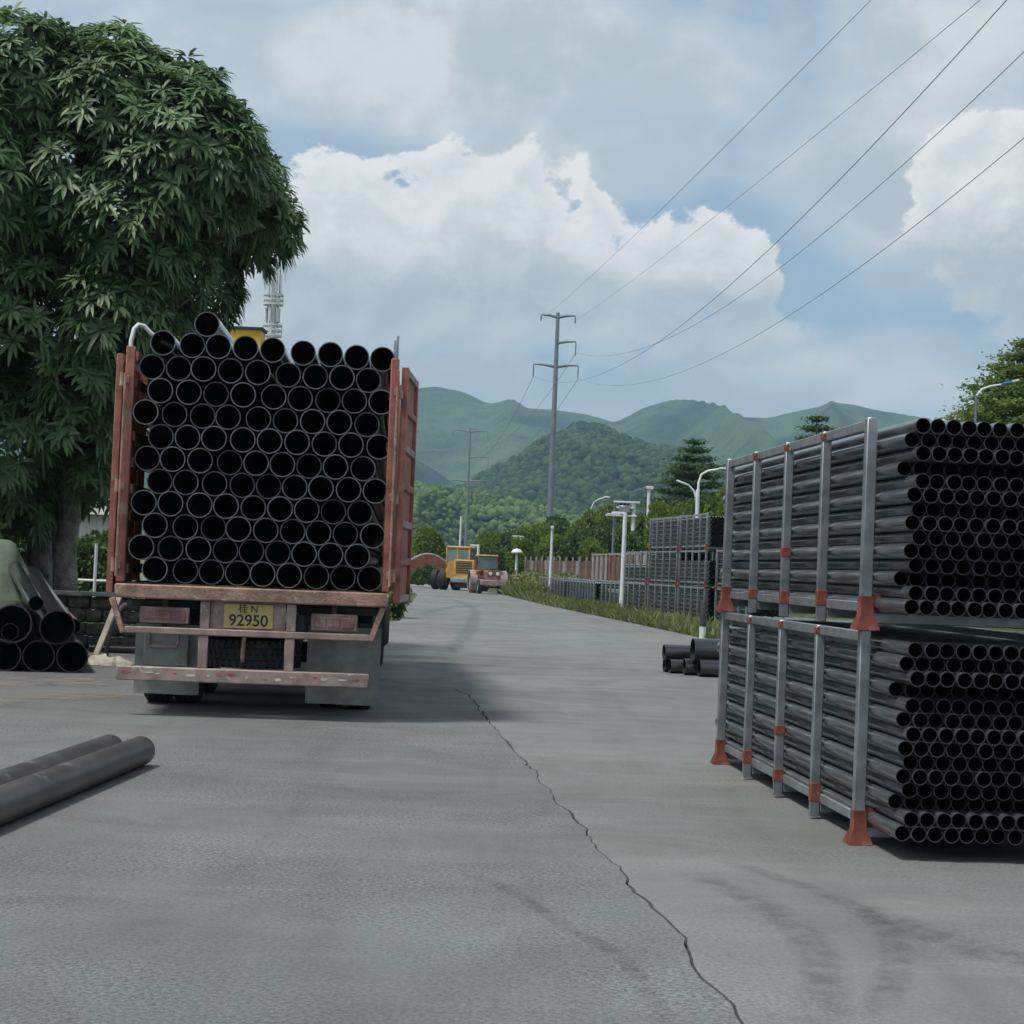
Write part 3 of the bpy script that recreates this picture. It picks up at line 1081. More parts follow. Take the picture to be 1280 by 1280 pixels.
# underrun frame
yb0 = -0.02
xa, za = TL(146, 838, yb0)
xb, zb = TL(461, 851, yb0)
zbm = (za + zb) / 2 - 0.01
bump = part().box(((xa + xb) / 2, yb0, zbm), (xb - xa, 0.07, 0.125), 0.01).build('bumper', M['truck_dusty'], truck)
for k in range(16):
    bx = xa + 0.12 + (xb - xa - 0.24) * (k + random.uniform(-0.3, 0.3)) / 15
    pc = MB()
    nn = 7
    rx, rz_ = random.uniform(0.015, 0.06), random.uniform(0.007, 0.018)
    oz = random.uniform(-0.02, 0.02)
    pc.prism([(bx + rx * math.cos(2 * math.pi * q / nn) * random.uniform(0.5, 1.1), zbm + oz + rz_ * math.sin(2 * math.pi * q / nn) * random.uniform(0.5, 1.1)) for q in range(nn)], yb0 - 0.0375, yb0 - 0.034)
    pc.build('paint_flake', M['red_mark'] if k % 3 == 0 or k in (7, 12) else M['pale_mark'], bump, smooth=False)
xa2, za2 = TL(156, 786, yb0)
xb2, zb2 = TL(462, 798, yb0)
zmid = (za2 + zb2) / 2
part().box(((xa2 + xb2) / 2, yb0, zmid), (xb2 - xa2, 0.05, 0.06), 0.008).build('underrun_bar', M['truck_dusty'], truck)
zr = ZD - 0.14
for (p0, p1) in (((140, 748), (154, 786)), ((479, 756), (463, 797))):
    a, b = TL(*p0, yb0), TL(*p1, yb0)
    part().beam((a[0], yb0, zr), (b[0], yb0, zmid - 0.03), 0.05, 0.06, 0.006, up=(0, 1, 0)).build('brace', M['truck_rust'], truck)
for px in (256.5, 364.5):
    a = TL(px, 765, yb0)[0]
    part().box((a, yb0 + 0.004, (zr + zmid + 0.03) / 2), (0.085, 0.045, zr - zmid - 0.032), 0.006).build('hanger', M['truck_dusty'], truck)
    a = TL(px - 3, 815, yb0)[0]
    part().box((a, yb0 + 0.004, (zmid - 0.031 + zbm + 0.064) / 2), (0.085, 0.045, zmid - 0.03 - zbm - 0.064), 0.006).build('hanger', M['truck_dusty'], truck)
# plate panel and plate
a, b = TL(263, 768, yb0)[0], TL(357, 770, yb0)[0]
part().box(((a + b) / 2, yb0 + 0.025, (zr + zmid + 0.03) / 2), (b - a, 0.012, zr - zmid - 0.03), 0.0).build('plate_panel', M['truck_dusty'], truck)
pcx, pcz = TL(310.5, 770.5, yb0 - 0.01)
plate = part().box((0, 0, 0), (0.435, 0.006, 0.215), 0.002).build('license_plate', M['plate'], truck)
plate.location = (pcx, yb0 + 0.008, pcz)


def text_mesh(name, body, size, mat, parent, loc, sx=1.0):
    cu = bpy.data.curves.new(name, 'FONT')
    cu.body = body
    cu.size = size
    cu.align_x = 'CENTER'
    cu.align_y = 'CENTER'
    cu.extrude = 0.0008
    cu.offset = 0.0022 if body.isdigit() else 0.0008
    ob = bpy.data.objects.new(name, cu)
    COL.objects.link(ob)
    dg = bpy.context.evaluated_depsgraph_get()
    me = bpy.data.meshes.new_from_object(ob.evaluated_get(dg))
    bpy.data.objects.remove(ob)
    me.materials.clear()
    me.materials.append(mat)
    o = link(name, me, parent)
    o.rotation_euler = (math.pi / 2, 0, 0)
    o.scale = (sx, 1, 1)
    o.location = loc
    return o


text_mesh('plate_number', '92950', 0.142, M['ink'], plate, (0, -0.0045, -0.042), 0.98)
text_mesh('plate_province', '桂 N', 0.085, M['ink'], plate, (-0.005, -0.0045, 0.062), 1.0)
# tail lamps
for (x0, x1, y0, y1) in ((174, 237, 760, 778), (388, 447, 769, 788)):
    a, b = TL(x0, y1, 0.12), TL(x1, y0, 0.12)
    tlp = part().box(((a[0] + b[0]) / 2, 0.14, (a[1] + b[1]) / 2), (b[0] - a[0], 0.06, b[1] - a[1]), 0.008).build('tail_light', M['truck_dusty'], truck)
    for q in range(3):
        wq = (b[0] - a[0] - 0.05) / 3
        part().box((a[0] + 0.025 + wq * (q + 0.5), 0.108, (a[1] + b[1]) / 2), (wq - 0.012, 0.012, (b[1] - a[1]) * 0.6), 0.004).build('lens', M['lamp_red'], tlp)
    part().box(((a[0] + b[0]) / 2, 0.14, ((a[1] + b[1]) / 2 + zr) / 2 + 0.04), (0.05, 0.04, max(0.05, zr - (a[1] + b[1]) / 2 - 0.06)), 0.004).build('lamp_bracket', M['dark_steel'], truck)
# mud flaps
for (x0, x1, y0, y1, yy) in ((166, 252, 782, 866, 0.42), (381, 477, 786, 879, 0.42)):
    a, b = TL(x0, y1, yy), TL(x1, y0, yy)
    fl = MB()
    nn = 10
    vs = []
    for t_ in (0, 0.012):
        for j in range(nn + 1):
            for i in range(nn + 1):
                u, v = i / nn, j / nn
                vs.append((a[0] + (b[0] - a[0]) * u, yy + t_ + 0.03 * math.sin(u * 5 + 1) * (1 - v), a[1] + (b[1] - a[1]) * v))
    w1 = nn + 1
    fs = []
    for lay in (0, 1):
        o_ = lay * w1 * w1
        for j in range(nn):
            for i in range(nn):
                q_ = (o_ + j * w1 + i, o_ + j * w1 + i + 1, o_ + (j + 1) * w1 + i + 1, o_ + (j + 1) * w1 + i)
                fs.append(q_ if lay == 0 else q_[::-1])
    fl.add(vs, fs)
    fl.build('mud_flap', M['flap'], truck, recalc=False)
    part().box(((a[0] + b[0]) / 2, yy + 0.05, b[1] + 0.02), (b[0] - a[0], 0.05, 0.04), 0.004).build('flap_rail', M['dark_steel'], truck)
# tool box with a pale square frame, left of the spare wheel
a, b = TL(178, 832, 0.30), TL(236, 790, 0.30)
part().box(((a[0] + b[0]) / 2, 0.36, (a[1] + b[1]) / 2), (b[0] - a[0], 0.09, b[1] - a[1]), 0.01).build('tool_box', M['flap'], truck)
a, b = TL(185, 807, 0.28), TL(222, 790, 0.28)
fr = MB()
cx, cz, wx, hz = (a[0] + b[0]) / 2, (a[1] + b[1]) / 2, b[0] - a[0], b[1] - a[1]
fr.box((cx, 0.30, cz + hz / 2), (wx, 0.03, 0.025), 0.003).box((cx, 0.30, cz - hz / 2), (wx, 0.03, 0.025), 0.003)
fr.box((cx - wx / 2, 0.30, cz), (0.025, 0.028, hz - 0.026), 0.003).box((cx + wx / 2, 0.30, cz), (0.025, 0.028, hz - 0.026), 0.003)
fr.build('step_frame', M['truck_dusty'], truck)
part().box((cx, 0.34, (cz + zr) / 2 + 0.1), (0.04, 0.04, 0.5), 0.004).build('step_hanger', M['dark_steel'], truck)


def tyre_prof(Rr, wdt):
    h = wdt / 2
    return [(Rr * 0.58, -h * 0.75), (Rr * 0.75, -h), (Rr * 0.93, -h * 0.97), (Rr, -h * 0.78), (Rr, -h * 0.5), (Rr * 0.975, -h * 0.46), (Rr * 0.975, -h * 0.40), (Rr, -h * 0.36),
            (Rr, -h * 0.04), (Rr * 0.975, 0), (Rr, h * 0.04), (Rr, h * 0.36), (Rr * 0.975, h * 0.40), (Rr * 0.975, h * 0.46), (Rr, h * 0.5), (Rr, h * 0.78), (Rr * 0.93, h * 0.97), (Rr * 0.75, h), (Rr * 0.58, h * 0.75)]


def wheel(parent, c, Rr, wdt, name='wheel'):
    root = part().lathe([(0.0, -wdt * 0.34), (Rr * 0.2, -wdt * 0.34), (Rr * 0.26, -wdt * 0.2), (Rr * 0.26, wdt * 0.2), (Rr * 0.2, wdt * 0.34), (0, wdt * 0.34)], 18, 'X', closed=False).build(name, M['rim'], parent)
    root.location = c
    part().lathe(tyre_prof(Rr, wdt), 36, 'X').build('tyre', M['tyre'], root)
    part().lathe([(Rr * 0.24, -wdt * 0.1), (Rr * 0.60, -wdt * 0.38), (Rr * 0.60, wdt * 0.38), (Rr * 0.24, wdt * 0.1)], 28, 'X').build('rim', M['rim'], root)
    return root


WR = 0.50
for yy in (1.45, 2.75):
    for x in (-0.98, -0.70, 0.68, 0.96):
        wheel(truck, (x, yy, WR), WR, 0.25)
    part().lathe([(0, -1.1), (0.07, -1.1), (0.07, 1.1), (0, 1.1)], 12, 'X', (0, yy, WR), closed=False).build('axle', M['dark_steel'], truck)
for x in (-0.98, 0.98):
    wheel(truck, (x, 8.3, WR), WR, 0.28)
part().lathe([(0, -0.98), (0.06, -0.98), (0.06, 0.98), (0, 0.98)], 12, 'X', (0, 8.3, WR), closed=False).build('axle', M['dark_steel'], truck)
sp = part().lathe(tyre_prof(0.46, 0.26), 40, 'Z').build('spare_tyre', M['tyre'], truck)
sx_, sz_ = TL(312, 816, 0.6)
sp.location = (sx_, 0.72, sz_)
# tread ribs on the spare
tr = MB()
for k in range(44):
    a = 2 * math.pi * k / 44
    for zz in (-0.09, 0.0, 0.09):
        tr.box((math.cos(a + zz) * 0.458, math.sin(a + zz) * 0.458, zz), (0.02, 0.034, 0.07), 0.0, Matrix.Rotation(a, 3, 'Z'))
tr.build('tread_block', M['tyre'], sp, smooth=False)
part().tube([(sx_ - 0.02, 0.22, sz_ + 0.16), (sx_ - 0.03, 0.22, sz_ - 0.02), (sx_ - 0.03, 0.24, sz_ - 0.06)], 0.02, 8).build('chain_hook', M['truck_rust'], truck)
part().box((0, 0.72, sz_ + 0.16), (0.75, 0.1, 0.05), 0.006).build('spare_carrier', M['dark_steel'], truck)
part().box((0.95, 4.6, 0.72), (0.5, 0.9, 0.5), 0.05).build('fuel_tank', M['dark_steel'], truck)
# cab
cab = MB().prism([(7.25, 0.75), (9.3, 0.75), (9.35, 1.6), (9.1, 2.75), (8.9, 2.9), (7.3, 2.95), (7.25, 2.8)], -1.15, 1.15, 'X').build('cab', M['truck_red'], truck)
part().beam((0, 9.33, 1.75), (0, 9.12, 2.68), 2.0, 0.02, 0.0, up=(0, 1, 0.2)).build('windscreen', M['glass'], cab)
for x in (-1.155, 1.155):
    part().box((x, 8.45, 2.15), (0.012, 0.85, 0.7), 0.0).build('side_window', M['glass'], cab)
# hoop of bent tube on the left post and stakes on the right post
hp = [(162.5, 455), (163.5, 425), (167, 410), (172, 404.5), (178, 405.5), (186, 414), (196, 422), (215, 432)]
part().tube([(TL(x, y, 0.35)[0], 0.35 + 0.02 * i, TL(x, y, 0.35)[1]) for i, (x, y) in enumerate(hp)], 0.02, 10).build('hoop', M['white_plastic'], truck)
for (x, y0, y1) in ((494.0, 424, 470), (497.5, 418, 470)):
    a, b = TL(x, y0, 0.06), TL(x - 1.8, y1, 0.06)
    part().box(((a[0] + b[0]) / 2, 0.115 + (x - 494) * 0.012, (a[1] + b[1]) / 2), (0.022, 0.035, a[1] - b[1]), 0.004).build('stake', M['galv'], truck)

# ------------------------------------------------------------------ pipe racks
RL, RW, RH = 3.60, 1.22, 1.165
PS = 0.06


def box_mesh(name, s, b, mat):
    return MB().box((0, 0, 0), s, b).mesh(name, mat)


me_corner = box_mesh('corner_post', (PS, PS, RH - 0.17), 0.005, M['galv'])
me_post = box_mesh('post', (PS * 0.92, PS * 0.8, RH - 0.02), 0.005, M['galv'])
me_rail = box_mesh('side_rail', (0.045, RL - PS, 0.055), 0.004, M['galv'])
me_cross = box_mesh('cross_rail', (RW - PS, 0.045, 0.055), 0.004, M['galv'])
fm = MB()
a_, b_ = 0.064, 0.0345
fm.add([(sx2 * h_, sy2 * h_, z_) for z_, h_ in ((0.0, a_), (0.012, a_), (0.085, b_ * 1.05), (0.185, b_)) for sx2, sy2 in ((-1, -1), (1, -1), (1, 1), (-1, 1))],
       [(3, 2, 1, 0), (12, 13, 14, 15)] + [(4 * l + i, 4 * l + (i + 1) % 4, 4 * l + 4 + (i + 1) % 4, 4 * l + 4 + i) for l in range(3) for i in range(4)])
me_foot = fm.mesh('foot', M['orange'])
me_patch = box_mesh('primer_patch', (PS * 1.04, PS * 0.9, 0.085), 0.004, M['orange'])
me_gusset = MB().prism([(0.0, 0.0), (0.16, 0.0), (0.16, 0.03), (0.03, 0.10), (0.0, 0.10)], -0.02, 0.02, 'Y').mesh('gusset', M['orange'])


def rack(name, mw, label, group, near=True):
    root = bpy.data.objects.new(name, None)
    COL.objects.link(root)
    root.matrix_world = mw
    tag(root, label, 'pipe rack', group)
    T = Matrix.Translation
    for x in (0, RW):
        for k in range(5):
            y = RL * k / 4
            if k in (0, 4):
                link('corner_post', me_corner, root, T((x, y, 0.17 + (RH - 0.17) / 2)))
                link('foot', me_foot, root, T((x, y, 0.0)))
            else:
                link('post', me_post, root, T((x, y, 0.02 + (RH - 0.02) / 2 - 0.005)))
                if near:
                    link('primer_patch', me_patch, root, T((x, y, 0.150 + random.uniform(-0.02, 0.02))) @ Matrix.Scale(random.uniform(0.7, 1.35), 4, (0, 0, 1)))
                    link('primer_patch', me_patch, root, T((x, y, RH - 0.04)) @ Matrix.Scale(random.uniform(0.35, 0.6), 4, (0, 0, 1)))
                    if k == 2:
                        link('primer_patch', me_patch, root, T((x, y, 0.44)) @ Matrix.Scale(0.7, 4, (0, 0, 1)))
        ins = 0.048 if x == 0 else -0.048
        link('side_rail', me_rail, root, T((x + ins, RL / 2, 0.125)))
        link('side_rail', me_rail, root, T((x + ins * 0.3, RL / 2, RH - 0.035)))
    for k, y in enumerate((0.0, RL * 0.25, RL * 0.5, RL * 0.75, RL)):
        link('cross_rail', me_cross, root, T((RW / 2, y + (0.0 if k in (0, 4) else 0.0), 0.068)))
    if near:
        link('gusset', me_gusset, root, T((0.03, 0, 0.10)))
        link('gusset', me_gusset, root, T((RW - 0.03, 0, 0.10)) @ Matrix.Rotation(math.pi, 4, 'Z'))
    return root


c0, c1 = G(1072, 1055), G(900, 955)
RANG = math.atan2(-(c1.x - c0.x), c1.y - c0.y)
RM = Matrix.Translation((c0.x, c0.y, 0)) @ Matrix.Rotation(RANG, 4, 'Z')
rack('pipe_rack', RM, 'grey steel pipe rack with orange feet standing on the concrete, lower of the near stack', 'near stacked racks')
rack('pipe_rack', RM @ Matrix.Translation((0, 0, RH)), 'grey steel pipe rack on top of the near stack, orange feet on the lower posts', 'near stacked racks')
NR = 0.0412
PT = 0.0842
me_np = pipe_mesh('narrow_pipe', NR, NR - 0.0035, 4.38, 18, (0.0045, 0.17), M['pvc_grey'], M['dark_rim'])
NCOL, NCOLV = 13, 8
recess = {0: {2: 0.10, 10: 0.14}, 1: {2: 0.12, 10: 0.16, 3: 0.03}}
stuffV, stuffF, stuffK = [], [], []


def stuff_pipe(mat4, r, L, seg=10):
    """a bare hollow pipe appended to the big pile mesh"""
    base = sum(len(x) for x in stuffV)
    a = np.arange(seg) * 2 * np.pi / seg
    rings = []
    for (rr, y) in ((r * 0.9, 0.35), (r * 0.9, 0.0), (r, 0.0), (r, L), (r * 0.9, L), (r * 0.9, L - 0.35)):
        rings.append(np.stack([rr * np.cos(a), np.full(seg, y), rr * np.sin(a)], axis=1))
    P = np.concatenate(rings)
    Mx = np.array(mat4)
    P = P @ Mx[:3, :3].T + Mx[:3, 3]
    F = []
    for l in range(5):
        for k in range(seg):
            F.append((base + l * seg + k, base + (l + 1) * seg + k, base + (l + 1) * seg + (k + 1) % seg, base + l * seg + (k + 1) % seg))
    stuffV.append(P)
    stuffF.append(np.array(F))
    stuffK.append(np.repeat(np.array([1, 1, 0, 1, 1]), seg))


for tier in (0, 1):
    zb = tier * RH + 0.0965 + NR + 0.004
    for row in range(14):
        z = zb + row * 0.0726
        off = random.uniform(-0.035, 0.035) - recess[tier].get(row, 0.0) * -1
        for c in range(NCOL):
            x = 0.092 + c * PT + (PT / 2 if row % 2 else 0.0) - 0.012
            if c == NCOL - 1 and row % 2:
                continue
            y = -0.50 + off + random.uniform(-0.015, 0.015)
            m = RM @ Matrix.Translation((x, y, z + random.uniform(-0.0004, 0.0004)))
            if c < NCOLV:
                o = link('narrow_pipe', me_np)
                o.matrix_world = m
                tag(o, 'narrow black pipe in the %s near rack, %s' % ('upper' if tier else 'lower', 'bottom row' if row == 0 else 'top row' if row == 13 else ORD[row - 1] + ' row from the bottom'), 'pipe', 'narrow pipes in the %s near rack' % ('upper' if tier else 'lower'))
            else:
                stuff_pipe(m, NR, 4.36, 14)
# racks along the verge
pxr = [880, 844, 806, 773, 741, 723, 703, 687]
pxl = [847, 809, 777, 751, 727, 708, 688, 673]
dist = [51.6, 55.7, 59.8, 63.9, 68.0, 72.2, 76.4, 80.5]
tiers = [3, 3, 2, 1, 1, 1, 1, 1]
fills = [[14, 10, 13], [14, 14, 14], [14, 8], [10], [13], [13], [13], [7]]
wh = ['first', 'second', 'third', 'fourth', 'fifth', 'sixth', 'seventh', 'eighth']
far_racks = []
for i in range(8):
    dn = dist[i]
    xn = D(pxr[i], 770, dn).x
    xf = D(pxl[i], 768, dn + RL).x
    ang = math.atan2(-(xf - xn), RL)
    far_racks.append((i, xn, dn, ang, tiers[i], fills[i]))
xf0 = D(894, 765, 47.2 + RL).x
far_racks.append((8, xf0 + math.tan(R(7)) * RL, 47.2, R(7), 2, [14, 14]))
for (i, xn, dn, ang, nt, fl) in far_racks:
    for t in range(nt):
        mw = Matrix.Translation((xn, dn, -0.06 + t * RH)) @ Matrix.Rotation(ang, 4, 'Z')
        if i == 8:
            lab = 'grey pipe rack half hidden by the near stack, %s of two' % ['lower', 'upper'][t]
        elif nt == 3:
            lab = 'grey pipe rack, %s of the three-high stack %s' % (['bottom', 'middle', 'top'][t], 'beside the short post' if i == 0 else 'next to the half empty rack')
        elif nt == 2:
            lab = 'grey pipe rack, %s of the stack beside the tall white lamp' % ['bottom', 'half empty top'][t]
        else:
            lab = 'single low grey pipe rack on the verge, %s behind the white lamp' % wh[i - 3]
        rack('pipe_rack', mw, lab, 'racks along the verge', near=False)
        for row in range(fl[t]):
            for c in range(NCOL):
                if i == 2 and t == 1 and c > 14 - row:
                    continue
                x = 0.08 + c * PT + (PT / 2 if row % 2 else 0)
                if c == NCOL - 1 and row % 2:
                    continue
                if 1 < c < NCOL - 1 and row < fl[t] - 1 and dn > 66:
                    continue
                stuff_pipe(mw @ Matrix.Translation((x, -0.22 + random.uniform(-0.03, 0.03), 0.0965 + NR + 0.004 + row * 0.0726)), NR, 4.0, 7)
SV = np.concatenate(stuffV)
SF = np.concatenate(stuffF)
SK = np.concatenate(stuffK).astype(np.int32)
pp_me = fast_mesh('pipe_pile', SV, SF, M['pvc_grey'], smooth=True)
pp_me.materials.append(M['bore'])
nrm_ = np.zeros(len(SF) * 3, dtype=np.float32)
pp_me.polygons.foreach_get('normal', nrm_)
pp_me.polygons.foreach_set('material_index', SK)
pp_me.set_sharp_from_angle(angle=R(50))
pp = link('pipe_pile', pp_me)
tag(pp, 'dark mass of narrow black pipes filling the racks along the verge', 'pipes', kind='stuff')

# rusty sheet-sided stillages behind the racks
def stillage(x, y, ang, z0, h, L, wd, label, mats):
    root = empty('rusty_stillage', (x, y, z0), ang, label, 'stillage', 'rusty stillages behind the racks')
    for xx in (0, wd):
        for yy in (0, L):
            part().box((xx, yy, h / 2), (0.09, 0.09, h), 0.0).build('post', M['rust_sheet'], root, smooth=False)
        for zz in (0.08, h - 0.05):
            part().box((xx, L / 2, zz), (0.06, L - 0.1, 0.09), 0.0).build('rail', M['grey_sheet'], root, smooth=False)
    n = 8
    for k in range(n):
        yy = 0.08 + (L - 0.16) * (k + 0.5) / n
        part().box((0.0 if k % 2 else 0.03, yy, h / 2 + 0.01), (0.03, (L - 0.16) / n - 0.02, h - 0.24), 0.0).build('sheet', M[mats[k % len(mats)]], root, smooth=False)
    for k in range(3):
        part().box((wd * (k + 0.5) / 3, 0.0, h / 2), (wd / 3 - 0.06, 0.03, h - 0.2), 0.0).build('sheet', M[mats[(k + 1) % len(mats)]], root, smooth=False)


for k, (px, dd, lab, mats) in enumerate(((806, 63.5, 'rusty brown sheet-sided stillage standing behind the half empty rack', ('rust_sheet', 'grey_sheet')),
                                   (782, 68.5, 'rusty stillage with grey and brown sheets behind the first low rack', ('grey_sheet', 'rust_sheet', 'rust_sheet')),
                                   (760, 73.5, 'tall brown rusty stillage behind the middle low racks', ('rust_sheet', 'rust_sheet', 'rust_sheet')),
                                   (738, 78.5, 'rusty stillage with a grey slatted side behind the low racks', ('rust_sheet', 'grey_sheet')))):
    p = D(px, 720, dd)
    stillage(p.x + 0.9, dd, R(8.5), -0.06, 2.42, 4.4, 1.4, lab, mats)

# rusty fence further back
fence = empty('sheet_fence', (0, 0, 0), 0, 'rusty corrugated sheet fence with pale posts beyond the low racks', 'fence')
fa, fb = D(742, 700, 88), D(644, 700, 106)
for k in range(26):
    t = (k + 0.5) / 26
    p = fa.lerp(fb, t)
    dv = (fb - fa)
    a = math.atan2(dv.y, dv.x)
    o = part().box((0, 0, 0), (dv.length / 26 * 0.86, 0.05, 2.0 + 0.14 * random.random()), 0.0).build('sheet', M['rust_sheet'] if random.random() < 0.72 else M['grey_sheet'], fence, smooth=False)
    o.location = (p.x, p.y + (0.06 if k % 2 else 0), 0.97)
    o.rotation_euler = (0, 0, a)
    if k % 2 == 0:
        q_ = part().box((0, 0, 0), (0.10, 0.10, 2.3), 0.0).build('fence_post', M['grey_sheet'], fence, smooth=False)
        q_.location = fa.lerp(fb, k / 26) * 1.0
        q_.location.z = 1.09
        q_.location.y -= 0.1

# ------------------------------------------------------------------ loose pipes
def loose_pipe(name, p, q, ro, wall, mat, label, cat, group, rim=None, seg=28):
    p, q = Vector(p), Vector(q)
    L = (q - p).length
    me = pipe_mesh(name, ro, ro - wall, L, seg, None, mat, rim)
    y = (q - p).normalized()
    x = y.cross(Vector((0, 0, 1))).normalized()
    z = x.cross(y)
    m = Matrix((x, y, z)).transposed().to_4x4()
    m.translation = p
    o = link(name, me)
    o.matrix_world = m
    tag(o, label, cat, group)
    return o


# two dusty pipes in the foreground
e1, s1 = G(186, 957), G(0, 1037)
ax = Vector((s1.x - e1.x, s1.y - e1.y, 0)).normalized()
pr1 = 0.098
side = Vector((ax.y, -ax.x, 0))
if side.x > 0:
    side = -side
q1 = Vector((e1.x, e1.y, pr1)) + side * pr1 * 0.6
loose_pipe('dusty_pipe', q1, q1 + ax * 5.6, pr1, 0.012, M['dusty_pvc'], 'dusty grey pipe lying on the asphalt, the longer of the pair', 'pipe', 'dusty pipes on the asphalt', M['dusty_pvc'])
q2 = q1 + side * (2 * pr1 + 0.022) + ax * (-0.02)
loose_pipe('dusty_pipe', q2, q2 + ax * 5.6, pr1, 0.012, M['dusty_pvc'], 'dusty grey pipe lying behind its twin on the asphalt', 'pipe', 'dusty pipes on the asphalt', M['dusty_pvc'])

# short pile beyond the near rack
base = G(872, 846)
hx = base.x
HP = [(-0.34, 0.62, 0.105, 0.105, 'black pipe at the back of the small heap behind the rack'),
      (0.02, 0.06, 0.125, 0.125, 'black pipe on the ground at the front of the small heap'),
      (-0.16, 0.325, 0.118, 0.118, 'black pipe in the middle of the small heap, below the thick one'),
      (-0.40, 0.87, 0.105, 0.105, 'black pipe on the ground behind the rest of the small heap'),
      (-0.06, 0.215, 0.165, 0.372, 'thick black pipe lying on top of the small heap'),
      (-0.42, 0.745, 0.12, 0.292, 'black pipe lying across two others at the back of the small heap')]
for (ox, oy, r_, z, lab) in HP:
    p = Vector((hx + ox, base.y + oy, z))
    d = Vector((1, 0.12, 0)).normalized()
    loose_pipe('heaped_pipe', p, p + d * 2.6, r_, r_ * 0.07, M['pvc'], lab, 'pipe', 'heap of pipes behind the near rack', M['dark_rim'])

# big pile on the left under the green tarpaulin
PA = R(17.0)
pdir = Vector((-math.sin(PA), math.cos(PA), 0))
pside = Vector((math.cos(PA), math.sin(PA), 0))
PO = G(92, 841)
def pile_pt(px, py, back=0.0):
    """pixel -> (across, z) on the pile's front plane (through PO, facing along pdir)"""
    d = ray(px, py)
    o = EYE
    nrm = pdir
    t = ((PO + pdir * back) - o).dot(nrm) / d.dot(nrm)
    p = o + d * t
    return (p - PO).dot(pside), p.z
PILE = []
def pile_pipe(u, z, r_, back, label, L=6.0, mat=None, rise=0.0):
    p = PO + pside * u + pdir * back
    p.z = z
    if not rise:
        PILE.append((u, z, r_))
    dr = Vector((-math.sin(R(23.5)), math.cos(R(23.5)), rise)) if rise else pdir
    loose_pipe('thick_pipe', p, p + dr * L, r_, r_ * 0.075, mat or M['pvc'], label, 'pipe', 'thick pipes stacked under the tarpaulin', M['dark_rim'])
u0, _ = pile_pt(94, 816)
u1, z1 = pile_pt(59, 789)
u2, z2 = pile_pt(7, 791)
u3, z3 = pile_pt(29, 770)
ra = 0.185
pile_pipe(u0 - 0.03, ra, ra, 0.0, 'thick black pipe on the ground at the outer edge of the tarpaulin pile')
pile_pipe(u0 - 0.03 - 2 * ra - 0.01, ra, ra, 0.05, 'thick black pipe on the ground, second in from the edge of the tarpaulin pile')
pile_pipe(u0 - 0.03 - 4 * ra - 0.02, ra, ra, 0.02, 'thick black pipe on the ground under the nested pipes of the tarpaulin pile')
pile_pipe(u0 - 0.03 - 6 * ra - 0.03, ra, ra, 0.04, 'thick black pipe on the ground at the inner side of the tarpaulin pile')
r1 = 0.205
zc = ra + math.sqrt(max(0.01, (ra + r1 + 0.004) ** 2 - (ra + 0.005) ** 2))
um = u0 - 0.03 - ra - 0.005
pile_pipe(um, zc, r1, -0.10, 'thick glossy black pipe sloping down over the green tarpaulin', 2.9, None, 0.165)
r2 = 0.225
ul = um - r1 - r2 - 0.075
zl = ra + math.sqrt((ra + r2 + 0.004) ** 2 - (ra * 0.55) ** 2) - 0.03
pile_pipe(ul, zl, r2, -0.05, 'thickest black pipe of the tarpaulin pile, a smaller pipe nested inside')
pile_pipe(ul - 0.02, zl - r2 * 0.925 + 0.105 + 0.004, 0.10, 0.03, 'black pipe nested inside the thickest pipe of the pile')
r3 = 0.088
pile_pipe((um + ul) / 2 - 0.0, zl + 0.245, r3, -0.12, 'thin black pipe sloping down over the tarpaulin between thicker pipes', 3.2, None, 0.175)
pile_pipe(um - 0.04, ra * 2 + 0.16, 0.165, 1.9, 'thick black pipe of the second layer, hidden below the tarpaulin')
pile_pipe(ul - 0.45, zl + 0.02, 0.2, 0.05, 'thick black pipe at the inner side of the second layer')
pile_pipe((um + ul) / 2 - 0.22, zl + 0.40, 0.18, 2.15, 'thick black pipe of the third layer, covered by the tarpaulin')
pile_pipe(ul - 0.36, zl + 0.43, 0.19, 2.15, 'thick black pipe of the third layer at the inner side')
pile_pipe(ul - 0.16, zl + 0.75, 0.18, 2.2, 'thick black pipe forming the ridge of the tarpaulin pile')
loose_pipe('brown_pipe', PO + pside * (u0 + 0.02) + pdir * 1.6 + Vector((0, 0, 0.47)), PO + pside * (u0 + 0.02) + pdir * 5.2 + Vector((0, 0, 0.47)), 0.105, 0.01,
           simple('brownish_pipe', (0.16, 0.095, 0.08), 0.5), 'brownish pipe lying at the outer side of the tarpaulin pile', 'pipe', None, M['dusty_pvc'])
# the tarpaulin: drapes over the pile
nu, nv = 70, 60
V = np.zeros((nv, nu, 3), dtype=np.float32)
for j in range(nv):
    back = 0.62 + 5.1 * j / (nv - 1)
    for i in range(nu):
        u = ul - 0.9 + (um + 0.20 - (ul - 0.9)) * i / (nu - 1)
        zt = 0.04
        for (a, z, r_) in PILE:
            if abs(u - a) < r_ + 0.03 and (r_ > 0.16) and (z < zl - 0.1 or back > (2.1 if z > zl + 0.3 else 1.0 if u < um - 0.3 else 2.0)) and r_ < 0.22:
                zt = max(zt, z + math.sqrt(max(0, (r_ + 0.03) ** 2 - (u - a) ** 2)))
        V[j, i] = (u, back, zt)
Zs = V[:, :, 2].copy()
for it in range(90):      # sag between the pipes
    P_ = np.pad(Zs, 1, mode='edge')
    av = (P_[:-2, 1:-1] + P_[2:, 1:-1] + P_[1:-1, :-2] + P_[1:-1, 2:]) / 4
    Zs = np.maximum(V[:, :, 2], av)
out = np.zeros_like(V)
